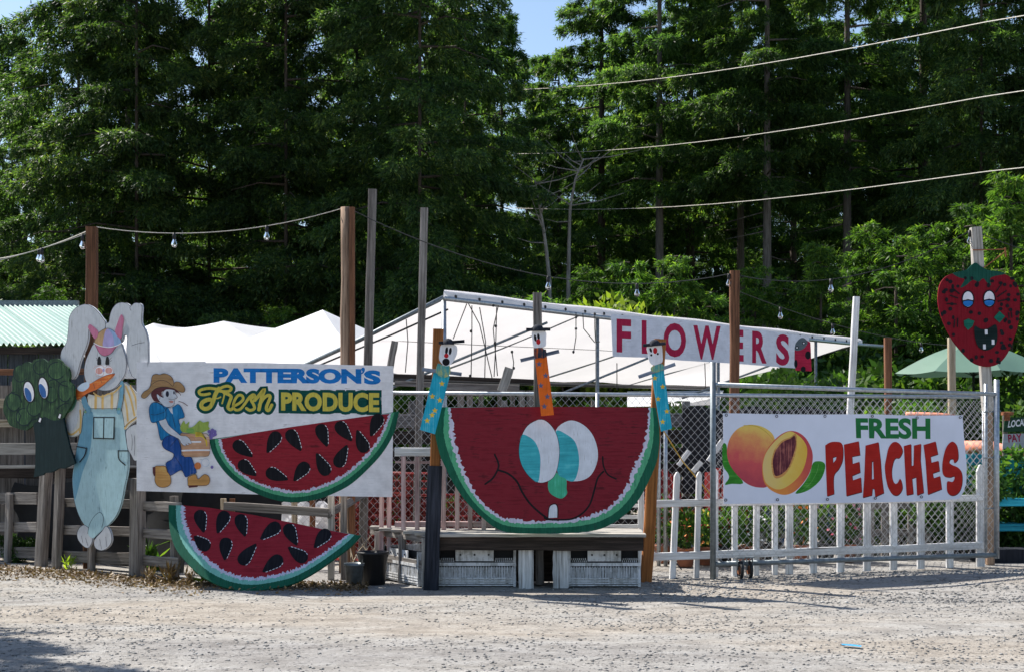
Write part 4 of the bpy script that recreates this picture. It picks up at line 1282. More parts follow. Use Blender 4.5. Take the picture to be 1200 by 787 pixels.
post('grey_pole', 'tall thin grey pole between produce sign and leftmost clown', 487, 655, 497.5, 244, 14.6, 14.6, 8.5, MAT['grey_wood'], 'pole', z1=0)
post('grey_post', 'dark grey post behind the orange clown', 633, 650, 629.5, 342, 12.5, 12.5, 10, MAT['grey_wood'], 'post', z1=0)
b_ = G(505, 690)
root = thing('brown_post', 'orange brown square post behind the leftmost clown with its lower half painted black', 'post', b_)
pm = W(510, 546, b_.y)
pt = W(513.5, 385, b_.y)
beam('upper_post', pm, pt, 0.086, 0.086, MAT['orange_wood'], root, jit=.004)
beam('painted_foot', b_, pm + Vector((0.0, 0, 0.003)), 0.125, 0.11, MAT['black_paint'], root, jit=.004)
b_ = W(757, 681, 12.78); b_.z = 0
o_ = beam('brown_post', b_, W(774, 398, 12.78), 0.1, 0.09, MAT['orange_wood'], jit=.006, segs=8)
tag(o_, 'slightly leaning orange brown post behind the rightmost clown', 'post')
post('brown_post', 'reddish brown post crossing the FLOWERS banner', 861, 660, 861, 318, 15.6, 15.6, 10.5, MAT['brown_wood'], 'post', z1=0)
post('white_post', 'thin white leaning stake right of the FLOWERS banner', 988, 650, 1003.5, 348, 16.2, 16.2, 7, MAT['white_wood'], 'post', z1=0)
post('brown_post', 'short reddish brown post right of the white stake', 1041, 650, 1040.5, 395, 16.6, 16.6, 7.5, MAT['brown_wood'], 'post', z1=0)
post('tan_post', 'light tan post under the left side of the green umbrella', 1115, 650, 1115.5, 395, 18.0, 18.0, 8, MAT['tan_wood'], 'post', z1=0)
Ys = 14.42
t_ = W(1143, 266, Ys)
root = thing('sign_pole', 'square weathered pole that carries the strawberry cutout', 'pole', (W(1160, 600, Ys).x, Ys, 0))
beam('upper_pole', W(1158, 480, Ys), t_, 0.105, 0.09, MAT['pale_wood'], root, jit=.006)
beam('lower_pole', (W(1160, 600, Ys).x, Ys, 0), W(1158, 480.3, Ys), 0.075, 0.085, MAT['round_wood'], root, jit=.006)
m_ = MB()
m_.tube([W(1140, 293, Ys - .06), W(1178, 292, Ys - .06)], 0.006, 6)
m_.tube([W(1178, 290, Ys - .06), W(1179, 301, Ys - .06)], 0.008, 6)
m_.tube([W(1178, 295, Ys - .06), W(1150, 316, Ys - .06)], 0.006, 6)
m_.build('bracket', MAT['rust'], root)

# ---- left fence
LF = thing('board_fence', 'weathered grey post and rail fence behind the broccoli and rabbit cutouts', 'fence', zb(FPt(80, 600)))


def frail(px0, py0, px1, py1, h_px, mat, off=-0.05, name='rail', d_=0.03):
    p0, p1 = FPt(px0, py0, off), FPt(px1, py1, off)
    beam(name, p0, p1, h_px * p0.y / FPX, d_, mat, LF, front=FN, jit=.006)


def fpost(px, py0, py1, w_px, mat, off=0.0, px1=None, d_=0.09):
    a = FPt(px, py0, off)
    p0 = Vector((a.x, a.y, 0)) if py0 > 640 else a
    p1 = FPt(px if px1 is None else px1, py1, off)
    beam('fence_post', p0, p1, w_px * a.y / FPX, d_, mat, LF, front=FN, jit=.006)


for (a, b, c, d, h) in ((-60, 583, 44, 583.5, 13), (-60, 617, 44, 617, 11), (-60, 646, 44, 647, 12), (70, 588, 155, 590, 10), (70, 620, 155, 622, 11), (70, 651, 155, 654, 13),
                        (165, 592, 212, 594, 11), (165, 624, 210, 626, 11), (165, 656, 210, 659, 12)):
    frail(a, b, c, d, h, MAT['grey_wood'])
fpost(9, 663, 578, 10, MAT['grey_wood'], 0.0, 11, .05)
fpost(48, 668, 552, 14, MAT['grey_wood'], 0.0, 54)
fpost(66, 669, 547, 11, MAT['grey_wood'], 0.02, 71, .07)
fpost(107, 673, 594, 9, MAT['grey_wood'], 0.0, 107, .05)
fpost(160, 677, 560, 17, MAT['grey_wood'], -0.02, 162, .1)
fpost(205, 676, 580, 9, MAT['grey_wood'], -0.12, 204, .06)
# plank wall and rails further back on the left
PW = thing('plank_wall', 'old grey vertical plank wall with pale rails behind the broccoli cutout', 'wall', (-6.5, 15.3, 0))
x = -6.6
rn = random.Random(11)
while x < -3.2:
    wv = rn.uniform(0.1, 0.15)
    if rn.random() > 0.08:
        beam('plank', (x, 15.45, 0), (x + rn.uniform(-.01, .01), 15.45, 1.35 + (505 - 447) * 15.45 / FPX + rn.uniform(-.06, .03)), wv - .008, 0.02, MAT['grey_wood'], PW, jit=.005, segs=3)
    x += wv
for (py, h, mt, yy, xe) in ((436, 7, 'brown_wood', 15.3, -4.4), (473, 11, 'tan_wood', 15.25, -4.2), (496, 9, 'tan_wood', 15.3, -4.2), (526, 14, 'pale_wood', 15.1, -3.9), (547, 4, 'pale_wood', 15.0, -3.9)):
    z = EYE + (HOR - py) * yy / FPX
    beam('rail', (-6.9, yy, z), (xe, yy, z + .01), h * yy / FPX, 0.03, MAT[mt], PW, segs=6)
beam('shelf_board', (-6.9, 15.0, 0.93), (-3.9, 15.0, 0.93), 0.14, 0.025, MAT['dark_wood'], PW)
for i in range(4):
    xx = -6.3 + i * .72
    beam('shelf_leg', (xx, 15.02, 0), (xx, 15.02, 1.1), .05, .05, MAT['grey_wood'], PW)
# dark plank wall behind the middle
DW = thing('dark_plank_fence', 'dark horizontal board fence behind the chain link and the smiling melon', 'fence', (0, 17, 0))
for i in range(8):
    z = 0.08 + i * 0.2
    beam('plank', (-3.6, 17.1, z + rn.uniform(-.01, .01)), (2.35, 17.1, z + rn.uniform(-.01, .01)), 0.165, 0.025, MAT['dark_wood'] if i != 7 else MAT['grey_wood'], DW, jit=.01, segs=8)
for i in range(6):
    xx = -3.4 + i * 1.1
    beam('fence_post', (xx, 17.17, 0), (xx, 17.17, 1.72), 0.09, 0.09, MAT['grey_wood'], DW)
SHC = MB()
sc_pts = []
for j in range(9):
    for i in range(22):
        xx = -4.6 + i * 1.15 * .55
        sc_pts.append(Vector((xx, 17.6 + .06 * math.sin(xx * 4) , 0.05 + j * .2)))
# black shade cloth panel, and dark sheets put in place of shade
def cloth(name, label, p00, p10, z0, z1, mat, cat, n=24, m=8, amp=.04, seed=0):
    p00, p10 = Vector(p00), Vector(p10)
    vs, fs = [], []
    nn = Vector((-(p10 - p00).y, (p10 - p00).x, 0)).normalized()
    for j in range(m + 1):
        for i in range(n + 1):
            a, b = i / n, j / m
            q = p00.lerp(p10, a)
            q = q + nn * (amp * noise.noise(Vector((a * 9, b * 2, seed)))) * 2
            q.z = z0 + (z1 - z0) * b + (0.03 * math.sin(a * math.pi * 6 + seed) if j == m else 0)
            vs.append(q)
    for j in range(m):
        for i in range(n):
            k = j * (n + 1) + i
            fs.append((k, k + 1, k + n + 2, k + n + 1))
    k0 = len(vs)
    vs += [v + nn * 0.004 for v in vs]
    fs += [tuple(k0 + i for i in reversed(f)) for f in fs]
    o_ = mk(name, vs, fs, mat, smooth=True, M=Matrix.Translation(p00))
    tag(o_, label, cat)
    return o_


MAT['shade'] = plain('black_cloth_and_shade', (0.012, 0.013, 0.016), 0.8, 0, .4, 8)  # also colours the sheets that imitate shade
cloth('dark_shade_sheet', 'black shade cloth hanging behind the chain link right of the smiling melon', (2.0, 16.6, 0), (4.1, 17.4, 0), 0.62, 1.62, MAT['shade'], 'cloth')
cloth('dark_shade_sheet', 'dark sheet added for the shaded interior behind the leaning posts on the left', (-5.0, 16.2, 0), (-1.6, 16.6, 0), 0.05, 1.62, MAT['shade'], 'cloth', seed=4)  # added sheet, its black stands in for the unlit interior
cloth('dark_shade_sheet', 'low dark sheet added for the shade behind the rails under the broccoli and rabbit', zb(FPt(-70, 600, -.45)), zb(FPt(215, 600, -.45)), 0.02, 0.8, MAT['shade'], 'cloth', seed=9)  # added sheet that makes the shade behind the rails black
cloth('dark_shade_sheet', 'dark sheet added for the shade behind the leaning melon slice', (-3.5, 15.0, 0), (-1.95, 15.0, 0), 0.02, 0.75, MAT['shade'], 'cloth', seed=6)  # added sheet that darkens the gap as shade would

# ---- bench deck and crates
MAT['leg_white'] = wood('flaking_white_timber', (0.4, 0.4, 0.39), (0.66, 0.66, 0.66), dark=(0.1, 0.09, 0.08))
BT = thing('wooden_bench', 'weathered plank bench deck under the smiling melon cutout', 'bench', (0.2, 12.7, 0))
zt = 0.452
beam('fascia', (-0.69, 12.2, zt - .062), (1.13, 12.17, zt - .062), 0.115, 0.03, MAT['dark_wood'], BT, jit=.008, segs=8)
for i, (x0, x1, y) in enumerate(((-0.71, 1.14, 12.22), (-0.85, 1.14, 12.4), (-0.96, 1.14, 12.58), (-1.08, 1.14, 12.76), (-1.2, -.75, 12.94), (-1.3, -.85, 13.12))):
    beam('plank', (x0, y, zt + .012), (x1, y - .02, zt + .012), 0.165, 0.028, MAT['pale_wood'], BT, front=(0, 0, 1), jit=.008, segs=8)
beam('side_fascia', (-1.31, 13.25, zt - .03), (-0.73, 12.25, zt - .03), 0.06, 0.025, MAT['grey_wood'], BT, front=(-.86, -.5, 0))
for (x, y, w_, d_, mt) in ((0.12, 12.29, .13, .1, 'leg_white'), (0.42, 12.27, .135, .1, 'leg_white'), (-0.735, 12.3, .09, .08, 'pale_wood'), (-1.22, 13.05, .08, .08, 'pale_wood'), (-0.98, 12.68, .07, .07, 'grey_wood')):
    beam('leg', (x, y, 0), (x, y, zt - .125 if y < 12.28 else zt - .02), w_, d_, MAT[mt], BT, jit=.006)
beam('brace', (-1.25, 13.1, .2), (-.76, 12.28, .2), 0.07, 0.02, MAT['grey_wood'], BT, front=(-.86, -.5, 0))


beam('shade_board', (-.62, 12.72, .17), (1.1, 12.72, .17), .32, .02, MAT['dark_wood'], BT)  # dark board added to imitate the shade between the bench legs


def crate(label, c, u, Wd, H_, D_):
    """slotted plastic tote: walls with vent rows, a rolled rim, corner posts"""
    u = Vector(u).normalized()
    n = u.cross(Vector((0, 0, 1)))
    c = Vector(c)
    root = thing('plastic_crate', label, 'crate', c, group='grimy white plastic crates under the bench')
    Z = Vector((0, 0, 1))

    def bx(mb, a, b, y, sx, sy, sz):
        Mx = Matrix(((u.x, -n.x, 0), (u.y, -n.y, 0), (0, 0, 1)))
        mb.box(c + u * a + Z * b - n * y, (sx, sy, sz), Mx)
    m_ = MB()
    bx(m_, 0, H_ * .30, .012, Wd - .02, .008, H_ * .42)           # lower panel
    lm = MB(); bx(lm, 0, H_ * .5, .06, Wd - .03, .006, H_ * .96); lm.build('shade_fill', MAT['shade'], root)  # black sheet added inside imitates the shaded crate interior
    bx(m_, 0, H_ * .5, D_ - .01, Wd, .008, H_ * .98)
    bx(m_, -Wd / 2 + .005, H_ * .5, D_ / 2, .008, D_, H_ * .98)
    bx(m_, Wd / 2 - .005, H_ * .5, D_ / 2, .008, D_, H_ * .98)
    bx(m_, 0, .012, D_ / 2, Wd, D_, .01)
    m_.build('wall', MAT['plastic'], root)
    m_ = MB()
    bx(m_, 0, H_ * .83, .006, Wd * .46, .012, H_ * .3)
    m_.build('centre_plate', MAT['plastic'], root)
    m_ = MB()
    for b in (.03, .052, .074): bx(m_, 0, b, -.002, Wd, .018, .011)
    m_.build('base_runner', MAT['plastic'], root)
    m_ = MB()
    bx(m_, 0, H_ * .60, -.004, Wd, .02, H_ * .085)
    m_.build('rim', MAT['plastic'], root)
    k = 0
    nr = int(Wd / .024)
    for i in range(nr):
        m_ = MB()
        bx(m_, -Wd / 2 + .03 + i * (Wd - .06) / (nr - 1), H_ * .37, -.001, .0085, .016, H_ * .34)
        m_.build('rib', MAT['plastic'], root)
    m_ = MB()
    for s in (-1, 1):
        for i in range(int(Wd * .24 / .017)):
            for r_ in range(2):
                bx(m_, s * (Wd * .25 + i * .017 + (r_ % 2) * .006), H_ * (.68 + r_ * .06), .004, .006, .01, H_ * .05)
    m_.build('vent_teeth', MAT['plastic'], root)
    m_ = MB()
    for s in (-1, 1): bx(m_, s * (Wd / 2 - .012), H_ * .5, .004, .022, .024, H_)
    m_.build('corner', MAT['plastic'], root)
    for x in (-.17, 0, .17):
        m_ = MB()
        p = c + u * (Wd * x) + Z * (H_ * .85) + n * 0.002
        m_.tube([p, p + n * .004], 0.009, 8)
        m_.build('hole', MAT['black'], root)
    return root


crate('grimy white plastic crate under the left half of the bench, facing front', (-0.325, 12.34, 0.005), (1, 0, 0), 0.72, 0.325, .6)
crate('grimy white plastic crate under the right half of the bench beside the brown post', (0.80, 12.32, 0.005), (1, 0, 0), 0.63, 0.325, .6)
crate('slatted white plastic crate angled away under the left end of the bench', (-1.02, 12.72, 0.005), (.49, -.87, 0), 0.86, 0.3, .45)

# ---- pink railing on the deck
PR = thing('pink_railing', 'faded pink baluster railing at the back of the bench deck', 'railing', (-.9, 13.0, zt))
yy = 12.62
zz = zt + .026
ztop = EYE + (HOR - 529) * yy / FPX
beam('top_rail', (W(463, 0, yy).x, yy, ztop), (W(600, 0, yy).x, yy, ztop), 0.075, 0.05, MAT['white_wood'], PR)
beam('thin_rail', (W(463, 0, yy).x, yy, ztop - .09), (W(600, 0, yy).x, yy, ztop - .09), 0.02, 0.02, MAT['pink_wood'], PR)
beam('bottom_rail', (W(463, 0, yy).x, yy, zz + .05), (W(620, 0, yy).x, yy, zz + .05), 0.05, 0.04, MAT['pink_wood'], PR)
for px in (447, 456):
    x = W(px, 0, 12.95).x
    beam('baluster', (x, 12.95, .1), (x, 12.95, 1.0), 0.04, 0.025, MAT['pink_wood'], PR, jit=.003)
for px in (473, 489, 520, 536, 551, 567, 583):
    x = W(px, 0, yy).x
    beam('baluster', (x, yy - .03, zz), (x, yy - .03, ztop - .04), 0.04, 0.025, MAT['pink_wood'], PR, jit=.003)
# white slatted bench back behind the melon's right side
WB = thing('white_slat_bench', 'white slatted garden bench behind the right edge of the smiling melon', 'bench', (1.0, 13.5, 0))
for py in (592, 605, 616):
    z = EYE + (HOR - py) * 13.4 / FPX
    beam('slat', (W(684, 0, 13.4).x, 13.4, z), (W(754, 0, 13.4).x, 13.4, z), 0.035, 0.02, MAT['white_wood'], WB)
for px in (684, 751):
    x = W(px, 0, 13.37).x
    beam('leg', (x, 13.37, 0), (x, 13.37, EYE + (HOR - 569) * 13.37 / FPX), 0.055, 0.05, MAT['white_wood'], WB)

# ---- white picket fence behind the gate
A0, A1 = Vector((1.20, 12.95, 0)), Vector((4.72, 14.25, 0))
AU = (A1 - A0).normalized()
AN = AU.cross(Vector((0, 0, 1)))


def on(A0_, U, n, px, off=0.0):
    d = Vector(((px - 600) / FPX, 1, 0))
    P0 = A0_ + n * off
    t = (P0 - Vector((0, 0, 0))).dot(n) / d.dot(n)
    return Vector((d.x * t, d.y * t, 0))


WF = thing('white_picket_fence', 'white painted picket fence standing behind the chain link gate', 'fence', A0)


def prail(px0, px1, z, h, mat, A, U, n, root, off=-.02, name='rail'):
    p0, p1 = on(A, U, n, px0, off), on(A, U, n, px1, off)
    p0.z = p1.z = z
    beam(name, p0, p1, h, 0.03, mat, root, front=n, segs=8)


def picket(root, A, U, n, px, z0, z1, w_, mat, name='picket', lean=0, point=True, t=.02):
    p = on(A, U, n, px, .012)
    M = Matrix(((U.x, -n.x, 0, p.x), (U.y, -n.y, 0, p.y), (0, 0, 1, 0), (0, 0, 0, 1)))
    h = w_ / 2
    top = [(h, z1 - w_ * .7), (h * .35, z1 - .005), (0, z1), (-h * .35, z1 - .005), (-h, z1 - w_ * .7)] if point else [(h, z1), (-h, z1)]
    out = [(-h, z0), (h, z0)] + top
    vs = [(x + lean * z, y, z) for y in (-t / 2, t / 2) for x, z in out]
    m = len(out)
    fs = [tuple(range(m)), tuple(reversed(range(m, 2 * m)))] + [(i, i + m, (i + 1) % m + m, (i + 1) % m) for i in range(m)]
    return mk(name, vs, fs, mat, root, M, world=False)


prail(757, 1153, EYE - (590 - HOR) * 12.95 / FPX + .0, .068, MAT['white_wood'], A0, AU, AN, WF, .028)
prail(755, 1153, EYE - (653 - HOR) * 12.95 / FPX + .01, .072, MAT['white_wood'], A0, AU, AN, WF, .028)
for i, (px, z1, w_, ln) in enumerate(((788, .98, .058, .05), (816, .98, .052, .03), (839, 1.0, .04, 0), (861, 1.02, .055, 0), (886, .98, .06, .01), (908, 1.0, .055, 0), (925, .98, .075, 0), (953, 1, .075, 0), (985, 1, .078, 0), (1016, 1, .078, 0), (1047, 1, .078, 0), (1079, 1, .08, 0), (1113, 1, .08, .0), (1149, 1.02, .095, 0))):
    picket(WF, A0, AU, AN, px, 0.0 if px < 1145 else .0, z1, w_, MAT['white_wood'], lean=ln)
# picket fence further back, its shaded face put into the grey colour
B0, B1 = Vector((2.5, 14.9, 0)), Vector((4.75, 15.5, 0))
BU = (B1 - B0).normalized()
BN = BU.cross(Vector((0, 0, 1)))
GF = thing('grey_picket_fence', 'picket fence a step behind the white one, its shaded face coloured grey', 'fence', B0)
prail(880, 1108, EYE - (592 - HOR) * 15.2 / FPX, .09, MAT['grey_wood'], B0, BU, BN, GF)
prail(880, 1108, .26, .07, MAT['grey_wood'], B0, BU, BN, GF)
for i, px in enumerate((893, 935, 965, 1005, 1020, 1037, 1068, 1087, 1102)):
    picket(GF, B0, BU, BN, px, 0, .78 + (i % 3) * .02, .085, MAT['grey_wood'], point=False)

# ---- chain link
def chain(name, P0, U, Wd, z0, z1, parent, p=0.038, h=0.042, r=0.003, mat=None, wav=0.006):
    U = Vector(U)
    n = U.cross(Vector((0, 0, 1)))
    nc, nr = int(Wd / p), int((z1 - z0) / h)
    V, Fc = [], []
    cnt = 0
    for i in range(nc):
        pts = []
        for j in range(nr + 1):
            a = (i + ((i + j) % 2)) * p
            b = z0 + j * h
            dep = 0.004 * (1 if (i + j) % 2 else -1) + wav * noise.noise(Vector((a * 2.5, b * 2.5, 1.7)))
            q = P0 + U * (a + wav * noise.noise(Vector((a * 2, b * 2, 4.4)))) + n * dep
            pts.append((q.x, q.y, b + 0.3 * wav * noise.noise(Vector((a * 3, b * 3, 8)))))
        pts = np.array(pts)
        d = np.array([(r, 0, 0), (-r * .5, -r * .87, 0), (-r * .5, r * .87, 0)])
        vv = pts[:, None, :] + d[None]
        V.append(vv.reshape(-1, 3))
        k = np.arange(nr)[:, None] * 3 + cnt
        f = np.stack([np.concatenate([k + a, k + (a + 1) % 3, k + (a + 1) % 3 + 3, k + a + 3], 1) for a in range(3)], 1).reshape(-1, 4)
        Fc.append(f)
        cnt += len(pts) * 3
    V = np.vstack(V)
    if parent is not None:
        Mi = np.array(wm(parent).inverted())
        V = V @ Mi[:3, :3].T + Mi[:3, 3]
    o_ = mknp(name, V, np.vstack(Fc), mat or MAT['wire'], parent)
    o_["kind"] = "stuff"
    return o_


# gate
GT = thing('chain_link_gate', 'rolling galvanised chain link gate in front of the white picket fence', 'gate', GL)
zT, zB = 1.775, .142
gr = Vector((GR_.x, GR_.y, 0))
m_ = MB(); m_.tube([GL + Vector((0, 0, zT)), gr + Vector((0, 0, zT - .06))], .022, 10); m_.build('top_rail', MAT['steel'], GT, True)
m_ = MB(); m_.tube([GL + Vector((.0, 0, zB)), gr + Vector((0, 0, zB - .005))], .024, 10); m_.build('bottom_rail', MAT['steel_dull'], GT, True)
m_ = MB(); m_.tube([GL + Vector((-.02, 0, 0.0)), GL + Vector((-.02, 0, EYE + (HOR - 424) * 12.95 / FPX))], .027, 10); m_.build('stile', MAT['steel_dull'], GT, True)
m_ = MB(); m_.tube([gr + Vector((0, 0, .1)), gr + Vector((0, 0, 1.86))], .026, 10); m_.build('stile', MAT['steel'], GT, True)
m_ = MB(); m_.tube([gr + Vector((-.09, .05, .1)), gr + Vector((-.09, .05, 1.82))], .018, 8); m_.build('inner_upright', MAT['steel'], GT, True)
chain('chain_link_mesh', GL + GU * .02, GU, (gr - GL).length - .06, zB, zT - .08, GT, mat=MAT['wire'])
for z in (.6, 1.1, 1.55):
    m_ = MB(); m_.tube([gr + Vector((.04, -.01, z)), gr + Vector((-.12, .03, z - .01))], .009, 6); m_.build('hinge_strap', MAT['steel_dull'], GT)
for k in range(2):
    c = on(GL, GU, GN, 867.5 + k * 11, .03)
    c.z = .082
    rt = MB()
    ax = GU
    fr = AN
    pts = []
    # wheel: torus-like tyre turned face-on to the rail direction
    for a in np.linspace(0, 2 * math.pi, 19)[:-1]:
        pts.append(c + (GN * .97 - GU * .22).normalized() * (0.072 * math.cos(a)) + Vector((0, 0, .072 * math.sin(a))))
    pts.append(pts[0]); pts.append(pts[1])
    rt.tube(pts, .015, 8, cap=False)
    wl = rt.build('wheel', MAT['black'], GT, True)
    hb = MB(); side = (GU * .97 + GN * .22).normalized()
    hb.tube([c - side * .018, c + side * .018], .038, 12)
    hb.build('hub', MAT['rust'], wl)
    fk = MB()
    fk.bar(c + side * .028, c + side * .028 + Vector((0, 0, .11)), .03, .006, side)
    fk.bar(c - side * .028, c - side * .028 + Vector((0, 0, .11)), .03, .006, side)
    fk.box(c + Vector((0, 0, .115)), (.08, .06, .012))
    fk.build('wheel_fork', MAT['steel_dull'], GT)
rp = MB(); rp.tube([c + Vector((-.75, .05, .3)), c + Vector((-.7, .05, .1)), c + Vector((-.62, .02, .0))], .006, 6); rp.build('chain_tail', MAT['dark_metal'], GT)

# long static fence behind
C0, C1 = Vector((-2.1, 13.75, 0)), Vector((4.95, 14.85, 0))
CU = (C1 - C0).normalized()
CF = thing('chain_link_fence', 'long chain link fence between the produce sign and the strawberry pole', 'fence', C0)
zc = EYE + (HOR - 460) * 14.0 / FPX
m_ = MB(); m_.tube([C0 + Vector((0, 0, zc)), C1 + Vector((0, 0, zc - .02))], .02, 8); m_.build('top_rail', MAT['steel'], CF, True)
chain('chain_link_mesh', C0, CU, (C1 - C0).length, .04, zc + .03, CF, .038, .042, .0027)
for px in (400, 700, 772, 780, 1153):
    q = on(C0, CU, CU.cross(Vector((0, 0, 1))), px, .02)
    m_ = MB(); m_.tube([q, q + Vector((0, 0, zc + (.02 if px != 700 else .0)))], .02, 8); m_.build('fence_post', MAT['steel'], CF, True)
m_ = MB()
m_.tube([W(775, 500, 13.3), W(800, 540, 13.25), W(836, 583, 13.1)], .006, 6)
tag(m_.build('rope', MAT['rope']), 'yellow rope strung diagonally from the right clown to the gate post', 'rope')

# ---- grey pallet boards sticking up behind the fence
PL = thing('pallet_stack', 'grey pallet boards stacked upright below the tent eave', 'pallet', (-.6, 16.2, 0))
def pbeam(n_, px0, py0, px1, py1, Y, h, mt, root, d_=.03):
    beam(n_, W(px0, py0, Y), W(px1, py1, Y), h * Y / FPX, d_, MAT[mt], root, jit=.006)
pbeam('board', 523, 453, 609, 455, 15.8, 10, 'grey_wood', PL)
pbeam('board', 462, 440, 640, 447, 16.3, 5, 'dark_wood', PL)
pbeam('board', 462, 449, 560, 452, 16.2, 6, 'grey_wood', PL)
for px in (505, 540, 551, 563, 585, 601, 612, 622):
    pbeam('upright_board', px, 500, px + rn.uniform(-1, 1), 458 + rn.uniform(-3, 3), 16.0, rn.uniform(5, 9), 'grey_wood', PL)
o_ = beam('leaning_board', W(588, 458, 15.6), W(597, 431, 15.6), 11 * 15.6 / FPX, .03, MAT['pale_wood']); tag(o_, 'pale grey board stub leaning up below the white tent', 'board')
o_ = beam('leaning_board', W(455, 440, 13.2), W(463, 400, 13.2), 8 * 13.2 / FPX, .03, MAT['grey_wood']); tag(o_, 'dark grey board stub poking above the right end of the produce sign', 'board')
o_ = beam('leaning_rail', W(262, 592, 13.0), W(386, 600, 12.9), 10 * 13 / FPX, .04, MAT['grey_wood']); tag(o_, 'long grey rail across the gap under the produce sign', 'board')
o_ = beam('leaning_rail', W(384, 602, 12.9), W(440, 571, 14.2), 9 * 13 / FPX, .04, MAT['grey_wood']); tag(o_, 'grey rail slanting up to the right under the produce sign', 'board')
o_ = beam('support_board', (W(388, 0, 12.95).x, 12.95, 0), W(388, 560, 12.95), .06, .04, MAT['pale_wood']); tag(o_, 'pale upright board below the right half of the produce sign', 'post')
o_ = beam('support_board', (W(403, 0, 12.98).x, 12.98, 0), W(403, 560, 12.98), .055, .04, MAT['grey_wood']); tag(o_, 'grey upright board just right of the pale one under the produce sign', 'post')
for px in (262, 272, 345, 366):
    o_ = beam('fence_stake', (W(px, 0, 13.9).x, 13.9, 0), W(px, 583, 13.9), .055, .03, MAT['tan_wood'] if px in (345, 262) else MAT['brown_wood'])
    tag(o_, {262: 'pale stake under the left part of the produce sign, left of a brown one', 272: 'brown stake under the left part of the produce sign', 345: 'pale stake behind the middle of the leaning melon slice', 366: 'brown stake behind the right part of the leaning melon slice'}[px], 'post', 'stakes behind the gap under the produce sign')
cl_ = cloth('white_cloth', 'white sheet hanging behind the leaning melon slice', (W(330, 0, 14.6).x, 14.6, 0), (W(392, 0, 14.6).x, 14.6, 0), .35, .62, MAT['canvas2'], 'cloth', 10, 4)

# ---- buckets
def bucket(label, c, r, h, mat, cat='bucket'):
    c = Vector(c)
    root = thing('bucket', label, cat, c)
    m_ = MB(); m_.lathe(c, [(0.001, .004), (r * .8, .004), (r, h), (r * 1.07, h), (r * 1.07, h - .02), (r * 1.0, h - .02), (r * .97, h - .01), (r * .78, .015), (.001, .015)], 20)
    m_.build('body', mat, root, True)
    m_ = MB(); m_.tube([c + Vector((r * 1.05 * math.cos(a), -.01, h - .01 - r * .7 * math.sin(a))) for a in np.linspace(0, math.pi, 9)], .004, 5)
    m_.build('handle', MAT['dark_metal'], root)


g = G(437, 684); bucket('black plastic bucket on the ground between leaning slice and bench', (g.x, g.y, 0), .135, .29, MAT['bucket'])
g = G(415, 686); bucket('small dark grey pot beside the black bucket', (g.x, g.y, 0), .085, .2, MAT['steel_dull'], 'pot')
tw = MB()
for i in range(16):
    a = W(rn.uniform(405, 455), 672, 12.9); b = W(rn.uniform(400, 462), rn.uniform(600, 650), 13.2)
    tw.tube([a, a.lerp(b, .5) + Vector((rn.uniform(-.03, .03), 0, .02)), b], .0045, 4, .002)
tag(tw.build('dry_twigs', MAT['tan_wood']), 'bundle of dry twigs standing behind the black bucket', 'twigs')

# ---- red baskets behind the pink railing
def basket(label, c, ry, tilt=0):
    root = thing('red_basket', label, 'basket', M=Matrix.Translation(Vector(c)) @ Matrix.Rotation(ry, 4, 'Z') @ Matrix.Rotation(tilt, 4, 'X'), group='red lattice baskets behind the pink railing')
    Mx = wm(root)
    def ring(s, z, r_, n_):
        w_, d_ = .21 * s, .14 * s
        pts = [(-w_, -d_, z), (w_, -d_, z), (w_, d_, z), (-w_, d_, z), (-w_, -d_, z)]
        m_ = MB()
        for a, b in zip(pts, pts[1:]): m_.tube([Mx @ Vector(a), Mx @ Vector(b)], r_, 4)
        m_.build(n_, MAT['redplastic'], root)
    ring(1.0, .24, .011, 'rim'); ring(.95, .16, .006, 'band'); ring(.9, .08, .006, 'band')
    m_ = MB()
    for s in (-1, 1):
        for i in range(11):
            t = -1 + i * .2
            m_.tube([Mx @ Vector((t * .175, s * .12, 0)), Mx @ Vector((t * .21, s * .14, .24))], .005, 3)
        for i in range(7):
            t = -1 + i * .333
            m_.tube([Mx @ Vector((s * .175, t * .12, 0)), Mx @ Vector((s * .21, t * .14, .24))], .005, 3)
    m_.build('lattice', MAT['redplastic'], root)
    m_ = MB(); m_.add([Mx @ Vector(v) for v in ((-.18, -.12, .004), (.18, -.12, .004), (.18, .12, .004), (-.18, .12, .004))], [(0, 1, 2, 3)]); m_.build('floor', MAT['redplastic'], root)


k = 0
names = ['bottom', 'second', 'third', 'top']
for (px, n_) in ((412, 4), (452, 4), (496, 4), (540, 3)):
    for j in range(n_):
        x = W(px + rn.uniform(-4, 4), 0, 14.9).x
        basket('red plastic lattice basket, %s of the pile %s' % (names[j] if j < n_ - 1 else 'top', {412: 'under the right corner of the produce sign', 452: 'just right of the produce sign', 496: 'left of the black footed post', 540: 'behind the left rind of the smiling melon'}[px]),
               (x, 14.9 + rn.uniform(-.1, .1), .0 + j * .225), rn.uniform(-.3, .3), rn.uniform(-.08, .08))
o_ = cloth('red_cloth', 'crumpled red sheet over the baskets behind the pink railing', (W(400, 0, 15.4).x, 15.4, 0), (W(560, 0, 15.4).x, 15.4, 0), .05, .6, P('red_sheet', (0.12, 0.02, 0.02), (0.4, 0.3, 0.3), 0.5), 'cloth', 30, 8, .07, 3)

